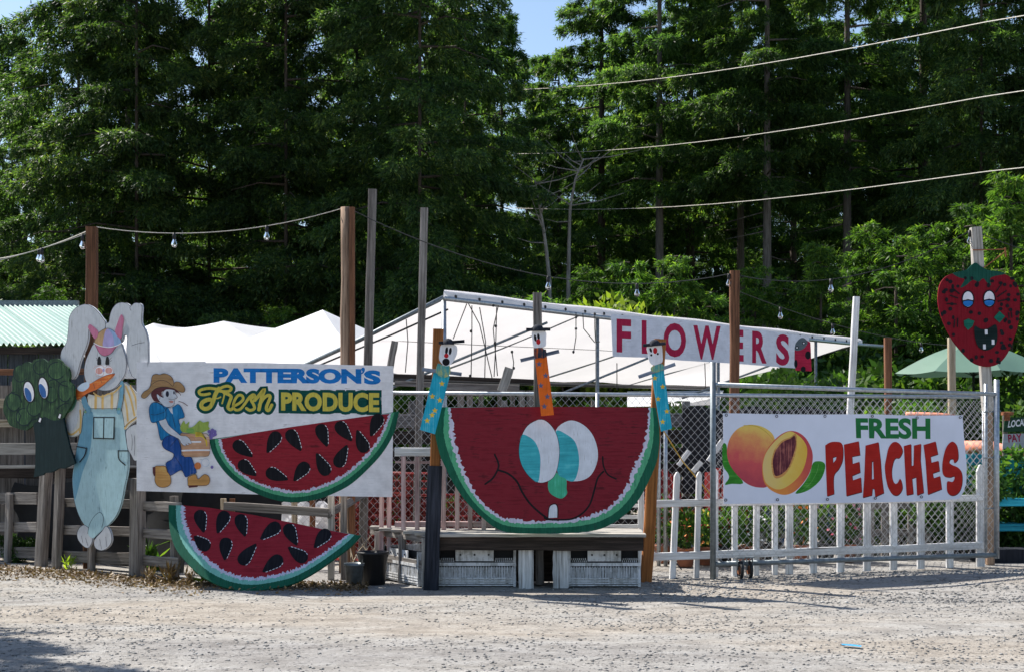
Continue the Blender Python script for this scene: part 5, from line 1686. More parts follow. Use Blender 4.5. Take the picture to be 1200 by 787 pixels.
# ---- garden chairs and stands on the right
def chair(label, c, rz, mat, group=None):
    root = thing('garden_chair', label, 'chair', M=Matrix.Translation(Vector(c)) @ Matrix.Rotation(rz, 4, 'Z'), group=group)
    Mx = wm(root)
    w_ = lambda a: Mx @ Vector(a)
    fr = (Mx.to_3x3() @ Vector((0, -1, 0)))
    for i in range(5):
        x = -.2 + i * .1
        beam('back_slat', w_((x * .8, .12, .3)), w_((x * 1.15, .42, .98 - abs(i - 2) * .05)), .085, .018, mat, root, front=fr, jit=.002, segs=2)
    for i in range(5):
        beam('seat_slat', w_((-.27, -.32 + i * .1, .36 - i * .022)), w_((.27, -.32 + i * .1, .36 - i * .022)), .085, .018, mat, root, front=(0, 0, 1), jit=.002, segs=2)
    for s in (-1, 1):
        beam('leg', w_((s * .29, -.32, 0)), w_((s * .29, -.32, .54)), .08, .02, mat, root, front=fr, jit=.002, segs=2)
        beam('leg', w_((s * .27, .3, 0)), w_((s * .27, .12, .5)), .08, .02, mat, root, front=fr, jit=.002, segs=2)
        beam('arm', w_((s * .31, -.38, .555)), w_((s * .31, .36, .555)), .12, .02, mat, root, front=(0, 0, 1), jit=.002, segs=2)
    return root


chair('red garden chair with white flecked arms behind the left pickets', (W(795, 0, 15.2).x, 15.2, 0), .5, MAT['red_wood'])
chair('red garden chair behind the gate post left of the peach banner', (W(842, 0, 15.9).x, 15.9, 0), -.4, MAT['red_wood'])
chair('blue garden chair seen under the left end of the peach banner', (W(900, 0, 16.4).x, 16.4, 0), .2, MAT['blue_wood'])
chair('dark blue garden chair seen under the middle of the peach banner', (W(940, 0, 16.2).x, 16.2, 0), -.2, MAT['blue_wood'])
o_ = beam('white_board', W(830, 540, 14.6), W(847, 515, 14.6), .05, .03, MAT['white_wood']); tag(o_, 'short white stick leaning behind the gate post', 'board')
for i, (a, b, c, d) in enumerate(((795, 545, 808, 528), (812, 552, 822, 540))):
    o_ = beam('white_board', W(a, b, 14.8), W(c, d, 14.8), .05, .02, MAT['white_wood']); tag(o_, ['longer', 'shorter'][i] + ' white slat lying over the red garden chair', 'board')
def potted(label, px, Y, h, bloom):
    x = W(px, 0, Y).x
    root = thing('potted_plant', label, 'plant', (x, Y, 0), group='potted plants behind the picket fence')
    m_ = MB(); m_.lathe((x, Y, 0), [(.001, .002), (.075, .002), (.1, .17), (.108, .17), (.108, .19), (.095, .19), (.09, .16), (.001, .16)], 14)
    m_.build('pot', MAT['bucket'] if bloom is None else MAT['terracotta'], root, True)
    r_ = np.random.default_rng(int(px))
    n = 420
    d = r_.normal(0, 1, (n, 3)); d /= np.linalg.norm(d, axis=1)[:, None]
    P0 = np.stack([x + d[:, 0] * .13 * r_.uniform(.3, 1.2, n), Y + d[:, 1] * .13, .18 + h * .5 + d[:, 2] * h * .5 * r_.uniform(.4, 1.1, n)], 1)
    D = d * .7 + r_.normal(0, .5, (n, 3)); D /= np.linalg.norm(D, axis=1)[:, None]
    S = np.cross(D, r_.normal(0, 1, (n, 3))); S /= np.linalg.norm(S, axis=1)[:, None]
    def qd(P_, D_, S_, L, w_):
        vs = np.stack([P_, P_ + D_ * L * .45 + S_ * w_, P_ + D_ * L, P_ + D_ * L * .45 - S_ * w_], 1).reshape(-1, 3)
        return vs.tolist(), [tuple(range(4 * i, 4 * i + 4)) for i in range(len(P_))]
    v_, f_ = qd(P0, D, S, .07, .016)
    mk('leaves', v_, f_, MAT['leaf'], root)
    if bloom is not None:
        k = r_.integers(0, n, 46)
        v_, f_ = qd(P0[k] + D[k] * .05, D[k], S[k], .045, .02)
        mk('blossom', v_, f_, bloom, root)


MAT['terracotta'] = plain('terracotta', (0.3, 0.12, 0.07), .8)
pk, orr, yl, wh_ = plain('pink_petals', (0.75, 0.2, 0.3)), plain('orange_petals', (0.75, 0.22, 0.05)), plain('yellow_petals', (0.75, 0.55, 0.08)), plain('white_petals', (0.75, 0.75, 0.75))
for lb_, px, Y, h, bl in (('pink blossoming plant in a pot under the letter P of PEACHES', 992, 14.7, .5, pk), ('orange blossoming plant in a pot under the cut peach', 939, 14.6, .5, orr),
                         ('white flowering plant in a pot under the left peach', 875, 14.5, .45, wh_), ('leafy plant in a black pot right of the gate post', 853, 14.3, .4, None), ('yellow flowering plant in a pot left of the gate post', 828, 14.4, .35, yl),
                         ('leafy plant in a black pot under the middle of the peach banner', 968, 14.9, .45, None), ('red orange flowering plant in a pot behind the leftmost pickets', 803, 14.2, .4, orr), ('leafy plant in a black pot under the stone of the cut peach', 905, 14.9, .5, None), ('pink flowering plant in a pot right of the brown leaning post', 778, 14.6, .5, pk)):
    potted(lb_, px, Y, h, bl)
TQ = thing('plant_stand', 'turquoise slatted plant stand with two shelves at the right edge', 'stand', (W(1180, 0, 15.4).x, 15.4, 0))
for i in range(7):
    px = 1166 + i * 9
    pbeam('back_slat', px, 578, px + 1, 532 + (i % 3) * 3, 15.6, 7.5, 'tq_wood', TQ)
for py in (584, 613):
    z = EYE + (HOR - py) * 15.3 / FPX
    for j in range(3):
        beam('shelf_slat', (W(1162, 0, 15.3).x, 15.15 + j * .13, z), (W(1250, 0, 15.3).x, 15.15 + j * .13, z), .115, .02, MAT['tq_wood'], TQ, front=(0, 0, 1))
    beam('shelf_edge', (W(1162, 0, 15.08).x, 15.07, z - .03), (W(1250, 0, 15.08).x, 15.07, z - .03), .07, .02, MAT['tq_wood'], TQ)
for px in (1166, 1246):
    x = W(px, 0, 15.1).x
    beam('leg', (x, 15.12, 0), (x, 15.12, .75), .05, .05, MAT['tq_wood'], TQ)
TB = thing('garden_bench', 'bright turquoise bench back behind the strawberry pole', 'bench', (W(1140, 0, 16.4).x, 16.4, 0))
for i in range(6):
    pbeam('back_slat', 1128 + i * 7, 590, 1128 + i * 7, 530 + abs(i - 2) * 2, 16.4, 6, 'tq_wood', TB)
z = EYE + (HOR - 560) * 16.3 / FPX
beam('rail', (W(1124, 0, 16.3).x, 16.3, z), (W(1172, 0, 16.3).x, 16.3, z), .07, .03, MAT['tq_wood'], TB)
m_ = MB()
m_.tube([W(1062, 486, 17.4) + Vector((0, 0, 0)), W(1100, 487, 17.4), W(1118, 489, 17.3)], .045, 10)
tag(m_.build('rolled_cloth', MAT['coral'], smooth=True), 'coral pink rolled cloth showing just above the peach banner', 'cloth')
m_ = MB(); m_.tube([W(1126, 524, 17.0), W(1160, 524, 16.8), W(1186, 531, 16.5), W(1250, 533, 16.4)], .085, 12)
tag(m_.build('rolled_cloth', MAT['coral'], smooth=True), 'coral pink rolled cloth along the bench tops, right edge', 'cloth')
# raised black bed edge
m_ = MB()
c = W(1190, 0, 14.75)
m_.box((c.x, 14.75, .07), (.85, .3, .14))
o_ = m_.build('planter_box', MAT['black_paint']); tag(o_, 'low black timber bed edge below the turquoise stand', 'planter')
# small roadside boards: LOCAL / PAY
LB = Board('market_board', 'dark green board reading LOCAL at the right edge', 'sign', W(1192, 497, 16.0))
LB.slab('board', [(1178, 489), (1232, 487), (1233, 504), (1176, 505.5)], P('board_green', (0.02, 0.06, 0.035)))
LB.text('LOCAL', [(1182.5, 492), (1203, 489.8), (1203.5, 498), (1181, 500.5)], p_dash, .03)
LB2 = Board('market_board', 'pale board with red PAY lettering under the LOCAL board', 'sign', W(1192, 515, 16.0))
LB2.slab('board', [(1176, 508), (1232, 506.5), (1232, 524), (1175, 525)], P('board_pale', (0.4, 0.4, 0.44)))
LB2.text('PAY', [(1181, 508.5), (1197, 507.5), (1198, 516.5), (1182, 518)], P('pay_red', (0.35, 0.02, 0.06)), .03)
m_ = MB(); m_.bar((W(1178, 0, 16.05).x, 16.06, 0), W(1178, 485, 16.06), .05, .03); m_.bar((W(1228, 0, 16.05).x, 16.06, 0), W(1228, 486, 16.06), .05, .03)
m_.build('leg', MAT['grey_wood'], LB.root)
m_ = MB(); c = W(1180.5, 486, 15.9); m_.lathe(c, [(.001, -.06), (.03, -.06), (.034, 0), (.07, 0), (.07, .035), (.001, .04)], 10)
tag(m_.build('feeder_lamp', MAT['rust']), 'small rusty lantern on the corner of the LOCAL board', 'lantern')

# ---- FLOWERS banner
YA = 16.6
FB = Board('flowers_banner', 'white banner with red FLOWERS lettering hung under the tent edge', 'banner', W(718, 392, 17.6), (1, .32, 0))
p_fb = P('flowers_banner_cloth', (0.72, 0.74, 0.82), (0.5, 0.5, 0.56), 0.3, 'x', 0.06, spots=False)
p_fl = P('flowers_red', (0.42, 0.02, 0.07), None, 0, 'z', 0.12, spots=False)
FB.slab('sheet', [(716, 368), (745, 370.3), (800, 375), (861, 381.5), (905, 388), (948, 394.5), (951, 432.5), (905, 429), (861, 425.5), (800, 422), (755, 418.5), (718, 417.5)], p_fb, .003)
for ch, q, bd in (('F', (722.6, 373.4, 739.6, 412.3), .02), ('L', (752, 375, 768, 414), .02), ('O', (777.5, 378, 804, 417.8), .02), ('W', (812.5, 381, 844.5, 420.5), .02), ('E', (855.5, 385.5, 871.5, 422.5), .02), ('R', (881.5, 387.5, 898.5, 424.8), .02), ('S', (909.5, 391, 925, 427.5), .02)):
    x0, y0, x1, y1 = q
    FB.text(ch, [(x0, y0), (x1, y0 + 1), (x1, y1 + .8), (x0, y1)], p_fl, .035)
K8 = T(915, 380, 13.12)
lb = FB.slab('ladybird', K8(cr([(215, 380), (232, 290), (290, 222), (350, 205), (400, 245), (455, 270), (462, 400), (468, 560), (476, 715), (350, 710), (230, 705), (212, 560)], 3, sharp=(5, 8, 10))), P('ladybird_red', (0.45, 0.02, 0.06)), .004)
FB.paint('ladybird_head', K8(cr([(215, 385), (230, 290), (290, 220), (350, 205), (402, 250), (412, 292), (350, 372), (260, 402)], 3)), P('ladybird_grey', (0.12, 0.15, 0.17)), parent=lb)
for (x, y, a, b) in ((418, 470, 44, 62), (232, 600, 26, 64), (345, 685, 38, 46)):
    FB.paint('ladybird_spot', K8(ell(x, y, a, b, n=16)), p_black, parent=lb)
for (x, y) in ((352, 286), (250, 355)):
    FB.paint('ladybird_eye', K8(ell(x, y, 26, 26, n=12)), p_black, parent=lb)
    FB.paint('ladybird_pupil', K8(ell(x, y, 13, 13, n=10)), p_dash, parent=lb)

# ---------------------------------------------------------------- big tent
def sheet(name, pts4, n, m, mat, parent, sag=0.0, amp=0.0, th=.006, seed=0):
    A_, B_, C_, D_ = [Vector(p) for p in pts4]
    vs, fs = [], []
    for j in range(m + 1):
        for i in range(n + 1):
            a, b = i / n, j / m
            q = (A_ * (1 - a) + B_ * a) * (1 - b) + (D_ * (1 - a) + C_ * a) * b
            q = q + Vector((0, 0, -sag * math.sin(math.pi * b) + amp * noise.noise(Vector((a * 7, b * 3, seed)))))
            vs.append(q)
    for j in range(m):
        for i in range(n):
            k = j * (n + 1) + i
            fs.append((k, k + 1, k + n + 2, k + n + 1))
    return mk(name, vs, fs, mat, parent, smooth=True)


YL, YR = 17.0, 26.0
TP0, TP1 = W(520, 347, YL), W(1010, 402, YR)      # high front edge
TE0, TE1 = W(335, 424, 19.2), W(832, 452, 26.3)    # low back eave
TE0.z = TE1.z = EYE + 53 * 26.3 / FPX
TE0 = Vector((W(330, 0, 18.3).x, 18.3, TE1.z - .1))
TN = thing('market_tent', 'large white tarpaulin tent roof behind the clowns and the FLOWERS banner', 'tent', zb(TP0))
sheet('roof_sheet', [TP0, TP1, TE1, TE0], 28, 8, MAT['canvas'], TN, .03, .05)
up = Vector((0, 0, .10))
TB0, TB1 = TP0 + Vector((.3, .9, .16)), TP1 + Vector((.3, .9, .16))
m_ = MB(); m_.tube([TP0 - Vector((0, .03, .03)), TP0.lerp(TP1, .5) - Vector((0, .03, .06)), TP1 - Vector((0, .03, .03)), W(1038, 406, YR + .3)], .03, 8); m_.build('front_pipe', MAT['steel'], TN, True)
# lit valance folded over the pipe
vv = []
Nn = 40
for i in range(Nn + 1):
    q = TP0.lerp(TP1, i / Nn)
    sgm = .02 * math.sin(i * 1.9)
    vv += [q + Vector((0, .12, .085 + .01 * math.sin(i * .7))), q + Vector((0, -.04, .045 + sgm * .3)), q + Vector((0, -.055, -.02 + sgm * .4))]
m_ = MB(); m_.add(vv, [(3 * i + a, 3 * i + 3 + a, 3 * i + 4 + a, 3 * i + 1 + a) for i in range(Nn) for a in (0, 1)]); m_.build('valance', MAT['canvas'], TN, True)
pe = W(345, 421, 18.6)
m_ = MB(); m_.tube([TP0 - Vector((0, .03, .02)), TP0.lerp(TE0, .5) + Vector((0, 0, -.04)), TE0 - Vector((0, .03, .03))], .028, 8); m_.build('side_pipe', MAT['steel_dull'], TN, True)
m_ = MB(); m_.tube([TP0 + Vector((.05, -.02, -.16)), TP0.lerp(TE0, .3) + Vector((0, -.03, -.17)), TP0.lerp(TE0, .75) + Vector((0, -.03, -.12)), TE0 + Vector((0, -.05, -.1))], .012, 6); m_.build('side_cable', MAT['black_cable'], TN, True)
m_ = MB(); m_.tube([TE0 - Vector((0, .03, .04)), TE1 - Vector((0, .03, .04))], .03, 8); m_.build('eave_pipe', MAT['dark_metal'], TN, True)
m_ = MB(); m_.tube([TP1, TE1], .02, 6); m_.build('side_pipe', MAT['dark_metal'], TN, True)
m_ = MB(); m_.tube([(TP0.x + .02, TP0.y, 0), TP0], .03, 8); m_.build('tent_pole', MAT['steel'], TN, True)
for px, fr_ in ((701, .33), (842, .6), (955, .86)):
    q = W(px, 0, YL + (YR - YL) * fr_)
    a = None
    t = 0
    # pole under the front pipe at this column
    best = min((abs(600 + TP0.lerp(TP1, s / 200).x / TP0.lerp(TP1, s / 200).y * FPX - px), s / 200) for s in range(201))[1]
    q = TP0.lerp(TP1, best)
    m_ = MB(); m_.tube([(q.x, q.y - .02, 0), q - Vector((0, .02, .02))], .026, 8); m_.build('tent_pole', MAT['steel_dull'], TN, True)
# diagonal braces seen against the cloth
for (a, b, c, d, Ya, Yb) in ((428, 467, 641, 378, 17.2, 18.6), (640, 468, 770, 415, 18.9, 20.5), (800, 466, 902, 428, 21.6, 23.8)):
    m_ = MB(); m_.tube([W(a, b, Ya), W(c, d, Yb)], .018, 6); m_.build('brace', MAT['steel_dull'], TN, True)
# slack cords, ties and dead bulb strings under the roof
for (pts) in ([(547, 356), (531, 397)], [(549, 356), (562, 380), (577, 444)], [(553, 358), (553, 390), (552, 443)], [(562, 360), (569, 400), (568, 445)], [(584, 358), (578, 385), (583, 440)], [(582, 360), (581, 402), (579, 441)],
              [(600, 412), (602, 425), (601, 432)], [(675, 366), (675, 395), (672, 414)], [(476, 374), (478, 400), (475, 436)], [(683, 367), (684, 385), (697, 401), (703, 400)], [(697, 366), (697, 385), (698, 400)], [(723, 425), (723, 456)], [(826, 425), (827, 455)], [(436, 395), (437, 402)], [(416, 402), (415, 425)]):
    Y = 17.3 if pts[0][0] < 620 else 18.6
    m_ = MB(); m_.tube([W(x, y, Y) for x, y in pts], .006, 4); m_.build('cord', MAT['black_cable'], TN)
for (x, y) in ((552, 388), (551, 440), (581, 382), (580, 402), (600, 412), (602, 431), (675, 372), (675, 385), (672, 412), (697, 368), (578, 358)):
    Y = 17.3 if x < 620 else 18.6
    m_ = MB(); m_.lathe(W(x, y, Y), [(.001, -.02), (.016, -.01), (.016, .012), (.001, .02)], 6); m_.build('cord_ball', MAT['black_cable'], TN)
for i in range(26):
    m_ = MB()
    q = TP0.lerp(TP1, (i + .5) / 26)
    m_.lathe(q + Vector((0, -.06, .0)), [(.001, -.02), (.017, -.01), (.017, .015), (.001, .025)], 6)
    m_.build('tie_ball', MAT['black_cable'], TN)
for i in (3, 6, 9):
    a, b = TP0.lerp(TP1, i / 12), TE0.lerp(TE1, i / 12)
    m_ = MB(); m_.tube([a.lerp(b, t) - Vector((0, 0, .012 + .03 * math.sin(math.pi * t))) for t in (0, .25, .5, .75, 1)], .014, 5)
    m_.build('rafter', MAT['steel_dull'], TN, True)
m_ = MB()
m_.tube([W(437, 398, 18.0), W(560, 404, 19.0), W(700, 410, 20.5), W(850, 420, 23)], .004, 4)
m_.build('seam_line', MAT['black_cable'], TN)

# ---- far tents on the left
def canopy(label, apex, corners, mat, legs=True, val=.14):
    apex = Vector(apex)
    root = thing('canopy_tent', label, 'tent', (apex.x, apex.y, 0), group='white canopy tents behind the produce sign')
    n = len(corners)
    for i in range(n):
        a, b = Vector(corners[i]), Vector(corners[(i + 1) % n])
        vs = []
        K = 8
        for j in range(K + 1):
            for q in range(K + 1):
                s, t = j / K, q / K
                p = apex.lerp(a.lerp(b, t), s)
                p = p + Vector((0, 0, -.06 * math.sin(math.pi * s) * (1 - .3 * math.sin(math.pi * t)) - .05 * s * math.sin(math.pi * t)))
                vs.append(p)
        fs = [(j * (K + 1) + q, (j + 1) * (K + 1) + q, (j + 1) * (K + 1) + q + 1, j * (K + 1) + q + 1) for j in range(K) for q in range(K)]
        nv = len(vs)
        edge = vs[K * (K + 1):]
        vs += [e - Vector((0, 0, val)) for e in edge]
        fs += [(K * (K + 1) + q, nv + q, nv + q + 1, K * (K + 1) + q + 1) for q in range(K)]
        mk('roof_panel', vs, fs, mat, root, smooth=True)
    for a in corners:
        m_ = MB(); m_.tube([(a[0], a[1], 0), a], .02, 6); m_.build('leg', MAT['steel'], root, True)


def corners_(cx, cy, z, h, rot):
    return [(cx + h * math.cos(R(rot + k * 90)), cy + h * math.sin(R(rot + k * 90)), z) for k in range(4)]


a_ = W(378, 363, 21.5)
canopy('white pointed canopy tent behind the produce sign beside the round tan pole', a_, corners_(a_.x, a_.y, 2.3, 2.55, 20), MAT['canvas2'])
a_ = W(262, 376, 27)
canopy('wide low white canopy tent between the rabbit ears and the pointed canopy', a_, [W(172, 384, 26) + Vector((0, 0, .0)), W(195, 425, 23), W(360, 425, 24), W(370, 385, 30)], MAT['canvas2'])
a_ = W(180, 378.5, 27)
canopy('white canopy tent right behind the rabbit\'s tall right ear', a_, [W(96, 400, 27), W(110, 432, 24), W(250, 428, 25), W(250, 382, 30)], MAT['canvas2'])
a_ = W(780, 452, 27)
m_ = MB(); m_.add([W(735, 458, 27.5), W(848, 457, 27.5), W(842, 474, 25), W(735, 476, 25)], [(0, 1, 2, 3)])
o_ = m_.build('far_tent_roof', MAT['canvas2']); tag(o_, 'small white tent roof far behind, just below the big tent eave', 'tent')

# ---- corrugated shed on the left
SHD = thing('market_shed', 'dark shed with a pale green corrugated roof at the left edge', 'shed', (-7.5, 22, 0))
ze = EYE + (505 - 403) * 22 / FPX
zr = EYE + (505 - 360) * 26 / FPX
x1 = -5.7
XE = -6.72
slope = Vector((-2.2, 4.0, zr - ze))
MAT['corr'] = canvas('pale_green_corrugated_plastic', (0.24, 0.37, 0.33), 0.1)
nw = 74
for s in range(12):
    vs, fs = [], []
    NW = 8 * 6
    xa = x1 - s * .72
    for i in range(NW + 1):
        xx = xa - .72 * i / NW
        zz_ = .028 * math.cos(2 * math.pi * i / 6) + (.004 if s % 2 else 0)
        p = Vector((xx, 22, ze + zz_))
        tc = max(0.0, min(1.04, (xx - XE)))
        vs += [p + slope * tc, p + slope * 1.05]
    fs = [(2 * i, 2 * i + 1, 2 * i + 3, 2 * i + 2) for i in range(NW)]
    mk('roof_panel', vs, fs, MAT['corr'], SHD, smooth=True)
m_ = MB(); m_.bar(Vector((x1 + .02, 22, ze)) + slope * 1.05 + Vector((0, 0, .03)), Vector((x1 - 6.5, 22, ze)) + slope * 1.05 + Vector((0, 0, .03)), .12, .12)
m_.build('ridge_cap', MAT['steel_dull'], SHD)
MAT['shedwall'] = wood('shed_wall_boards', (0.03, 0.036, 0.045), (0.06, 0.07, 0.085), dark=(0.015, 0.018, 0.022))
x = XE + .0
while x > -13.5:
    beam('wall_board', (x - .12, 22.35, 0), (x - .12, 22.35, ze - .02), .225, .03, MAT['shedwall'], SHD, segs=2)
    x -= .24
beam('eave_beam', (XE, 22.12, ze - .1), (-14, 22.12, ze - .1), .1, .05, MAT['dark_wood'], SHD)

# ---- umbrella
UM = thing('market_umbrella', 'pale green market umbrella open behind the strawberry cutout', 'umbrella', (W(1141, 0, 25).x, 25, 0))
ux = W(1141, 0, 25).x
ap = Vector((ux, 25, EYE + (505 - 399) * 25 / FPX))
ze_ = EYE + (505 - 437) * 25 / FPX
tips = [Vector((ux + 1.38 * math.cos(R(a)), 25 + 1.38 * math.sin(R(a)), ze_)) for a in range(0, 360, 45)]
for i in range(8):
    a, b = tips[i], tips[(i + 1) % 8]
    K = 6
    vs = [ap.lerp(a.lerp(b, q / K), j / K) + Vector((0, 0, .07 * math.sin(math.pi * j / K) - .03 * (j / K) * math.sin(math.pi * q / K))) for j in range(K + 1) for q in range(K + 1)]
    fs = [(j * (K + 1) + q, (j + 1) * (K + 1) + q, (j + 1) * (K + 1) + q + 1, j * (K + 1) + q + 1) for j in range(K) for q in range(K)]
    mk('canopy_panel', vs, fs, MAT['umb'], UM, smooth=True)
    m_ = MB(); m_.tube([ap - Vector((0, 0, .03)), ap.lerp(a, .5) + Vector((0, 0, .04)), a - Vector((0, 0, .012))], .01, 5); m_.build('rib', MAT['dark_metal'], UM)
    m_ = MB(); m_.tube([Vector((ux, 25, ze_ - .05)), ap.lerp(a, .55) + Vector((0, 0, .02))], .008, 5); m_.build('strut', MAT['dark_metal'], UM)
m_ = MB(); m_.tube([(ux, 25, 0), ap], .024, 8); m_.build('pole', MAT['dark_metal'], UM, True)

# ---------------------------------------------------------------- string lights and wires
def sagline(a, b, sag, n=16):
    return [a.lerp(b, i / n) - Vector((0, 0, sag * 4 * (i / n) * (1 - i / n))) for i in range(n + 1)]


def lights(label, pts, bulbs, mat, r=.0042, radius_mat=None):
    root = thing('string_light', label, 'string light', pts[0])
    m_ = MB(); m_.tube(pts, r, 5); m_.build('cable', mat, root)
    n = len(pts) - 1
    for t in bulbs:
        k = min(int(t * n), n - 1)
        q = pts[k].lerp(pts[k + 1], t * n - k)
        s_ = MB(); s_.lathe(q - Vector((0, 0, .055)), [(.001, .06), (.016, .058), (.018, .0), (.012, -.004)], 10)
        so = s_.build('socket', MAT['black'], root, True)
        g_ = MB(); g_.lathe(q - Vector((0, 0, .055)), [(.011, 0), (.016, -.016), (.027, -.042), (.029, -.056), (.021, -.076), (.001, -.086)], 14)
        g_.build('bulb', MAT['bulb'], so, True)
        f_ = MB(); f_.tube([q - Vector((0, 0, .06)), q - Vector((.007, 0, .1)), q - Vector((-.007, 0, .1)), q - Vector((0, 0, .07))], .0012, 4)
        f_.build('filament', MAT['cable'], so)


lights('bulb string sagging between the brown pole and the round tan pole', sagline(W(112, 266, 13.95), W(405, 243, 13.6), .14), (.32, .69), MAT['cable'])
lights('upper bulb string leaving the brown pole to the left edge', sagline(W(106, 272, 13.95), W(-60, 318, 13.0), .03), (.06, .36), MAT['cable'])
lights('thin bulb string running back from the brown pole to the far left', sagline(W(104, 270, 13.95), W(-50, 305, 20), .1), (.3, .75), MAT['cable'], .006)
lights('long dark bulb string from the tan pole to the red brown post', sagline(W(412, 246, 13.6), W(860, 320, 15.6), .35), (.48, .72, .985), MAT['black_cable'], .005)
lights('dark bulb string from the red brown post to the strawberry pole', sagline(W(862, 322, 15.6), W(1141, 268, 14.4), .25), (.42, .985), MAT['black_cable'], .005)
lights('short bulb string running from the red brown post over the tent end', sagline(W(862, 340, 15.6), W(1120, 405, 21), .12), (.16, .37, .8), MAT['black_cable'], .004)
lights('bulb string from the strawberry pole off to the right', sagline(W(1146, 272, 14.4), W(1260, 305, 14.0), .04), (.6,), MAT['black_cable'], .005)
for i, (a, b, c, d) in enumerate(((555, 107, 1200, 17), (560, 181, 1200, 105), (575, 243, 1200, 195))):
    p, q = W(a, b, 47), W(c, d, 26)
    dv = q - p
    pts = sagline(p - dv * 1.0, q + dv * .35, .0, 30)
    m = len(pts) - 1
    pts = [x - Vector((0, 0, 0.35 * math.sin(math.pi * max(0, min(1, (k / m * 2.35 - 1.0)))))) for k, x in enumerate(pts)]
    m_ = MB(); m_.tube(pts, .0105, 5)
    o_ = m_.build('power_line', MAT['cable']); tag(o_, ['top', 'middle', 'lowest'][i] + ' of the three pale power lines crossing the trees', 'wire', 'power lines crossing in front of the conifers')

# ---------------------------------------------------------------- trees
def quads(P0, D, Wv, L, Wd):
    """rhombus needles/sprays: start, unit direction, unit side, length, width"""
    a = P0
    b = P0 + D * (L * .42)[:, None] + Wv * (Wd * .5)[:, None]
    c = P0 + D * L[:, None]
    d = P0 + D * (L * .42)[:, None] - Wv * (Wd * .5)[:, None]
    V = np.stack([a, b, c, d], 1).reshape(-1, 3)
    Fq = np.arange(len(P0) * 4).reshape(-1, 4)
    return V, Fq


def unit(v):
    return v / np.maximum(1e-9, np.linalg.norm(v, axis=1))[:, None]


def conifer_crown(seed, H, Rr, z0, nbr, nsp, ln=.2, wd=.045, droop=.35, top_thin=14.0, pw=.75, cl=.2, hg=1.0):
    r = np.random.default_rng(seed)
    z = z0 + (H - z0) * np.sort(r.random(nbr)) ** 1.0
    f = (z - z0) / (H - z0)
    L = Rr * (1 - f) ** pw * r.uniform(.62, 1.2, nbr) + .35
    L *= np.clip(.72 + f * 2.2, 0, 1)
    az = np.arange(nbr) * 2.39996 + r.uniform(-.5, .5, nbr)
    wgt = (L + .3) * np.where(z > top_thin, .3, 1)
    cnt = np.maximum(12, (nsp * wgt / wgt.sum())).astype(int)
    # each branch carries hanging branchlet clumps
    ncl = np.maximum(5, (4 + 11 * L / min(1, Rr / 2.4))).astype(int)
    cb = np.repeat(np.arange(nbr), ncl)
    nc = len(cb)
    ct = .06 + .94 * r.random(nc) ** .72
    cs = np.where(r.random(nc) < .5, -1, 1) * r.random(nc) ** .9 * (.3 * L[cb] * (1 - .75 * ct) + .04)
    csz = r.uniform(.55, 1.35, nc) * cl
    off = np.concatenate([[0], np.cumsum(ncl)[:-1]])
    bi = np.repeat(np.arange(nbr), cnt)
    n = len(bi)
    ci = off[bi] + (r.random(n) * ncl[bi]).astype(int)
    Lb, ab, zb_ = L[bi], az[bi], z[bi]
    t, s = ct[ci], cs[ci]
    side = np.sign(s); s = np.abs(s)
    sz_ = csz[ci]
    ox, oy = np.cos(ab), np.sin(ab)
    rise = r.uniform(-.05, .3, nbr)[bi]
    dr = droop * r.uniform(.6, 1.5, nbr)[bi]
    g = r.normal(0, 1, (n, 3))
    hang = np.abs(r.normal(0, 1, n)) * sz_ * hg
    px = ox * t * Lb - oy * side * s + ox * s * .4 + g[:, 0] * sz_ * .55
    py = oy * t * Lb + ox * side * s + oy * s * .4 + g[:, 1] * sz_ * .55
    pz = zb_ + rise * t * Lb - dr * Lb * t ** 2 + .14 * Lb * np.clip(t - .7, 0, 1) - s * .3 - hang + g[:, 2] * sz_ * .22
    P0 = np.stack([px, py, pz], 1)
    D = np.stack([ox * .6 - oy * side * .45, oy * .6 + ox * side * .45, -.25 - .5 * hang / np.maximum(sz_, .01) * .5], 1) + r.normal(0, .42, (n, 3))
    D = unit(D)
    up = np.stack([r.normal(0, .5, n), r.normal(0, .5, n), np.ones(n)], 1)
    Wv = unit(np.cross(D, unit(up)))
    big = np.where(zb_ > top_thin, 1.9, 1.0)
    Ln = ln * r.uniform(.6, 1.45, n) * big
    Wn = wd * r.uniform(.7, 1.5, n) * big
    V, Fq = quads(P0, D, Wv, Ln, Wn)
    branches = list(zip(z, L, az))
    return V, Fq, branches


PROTO = {}


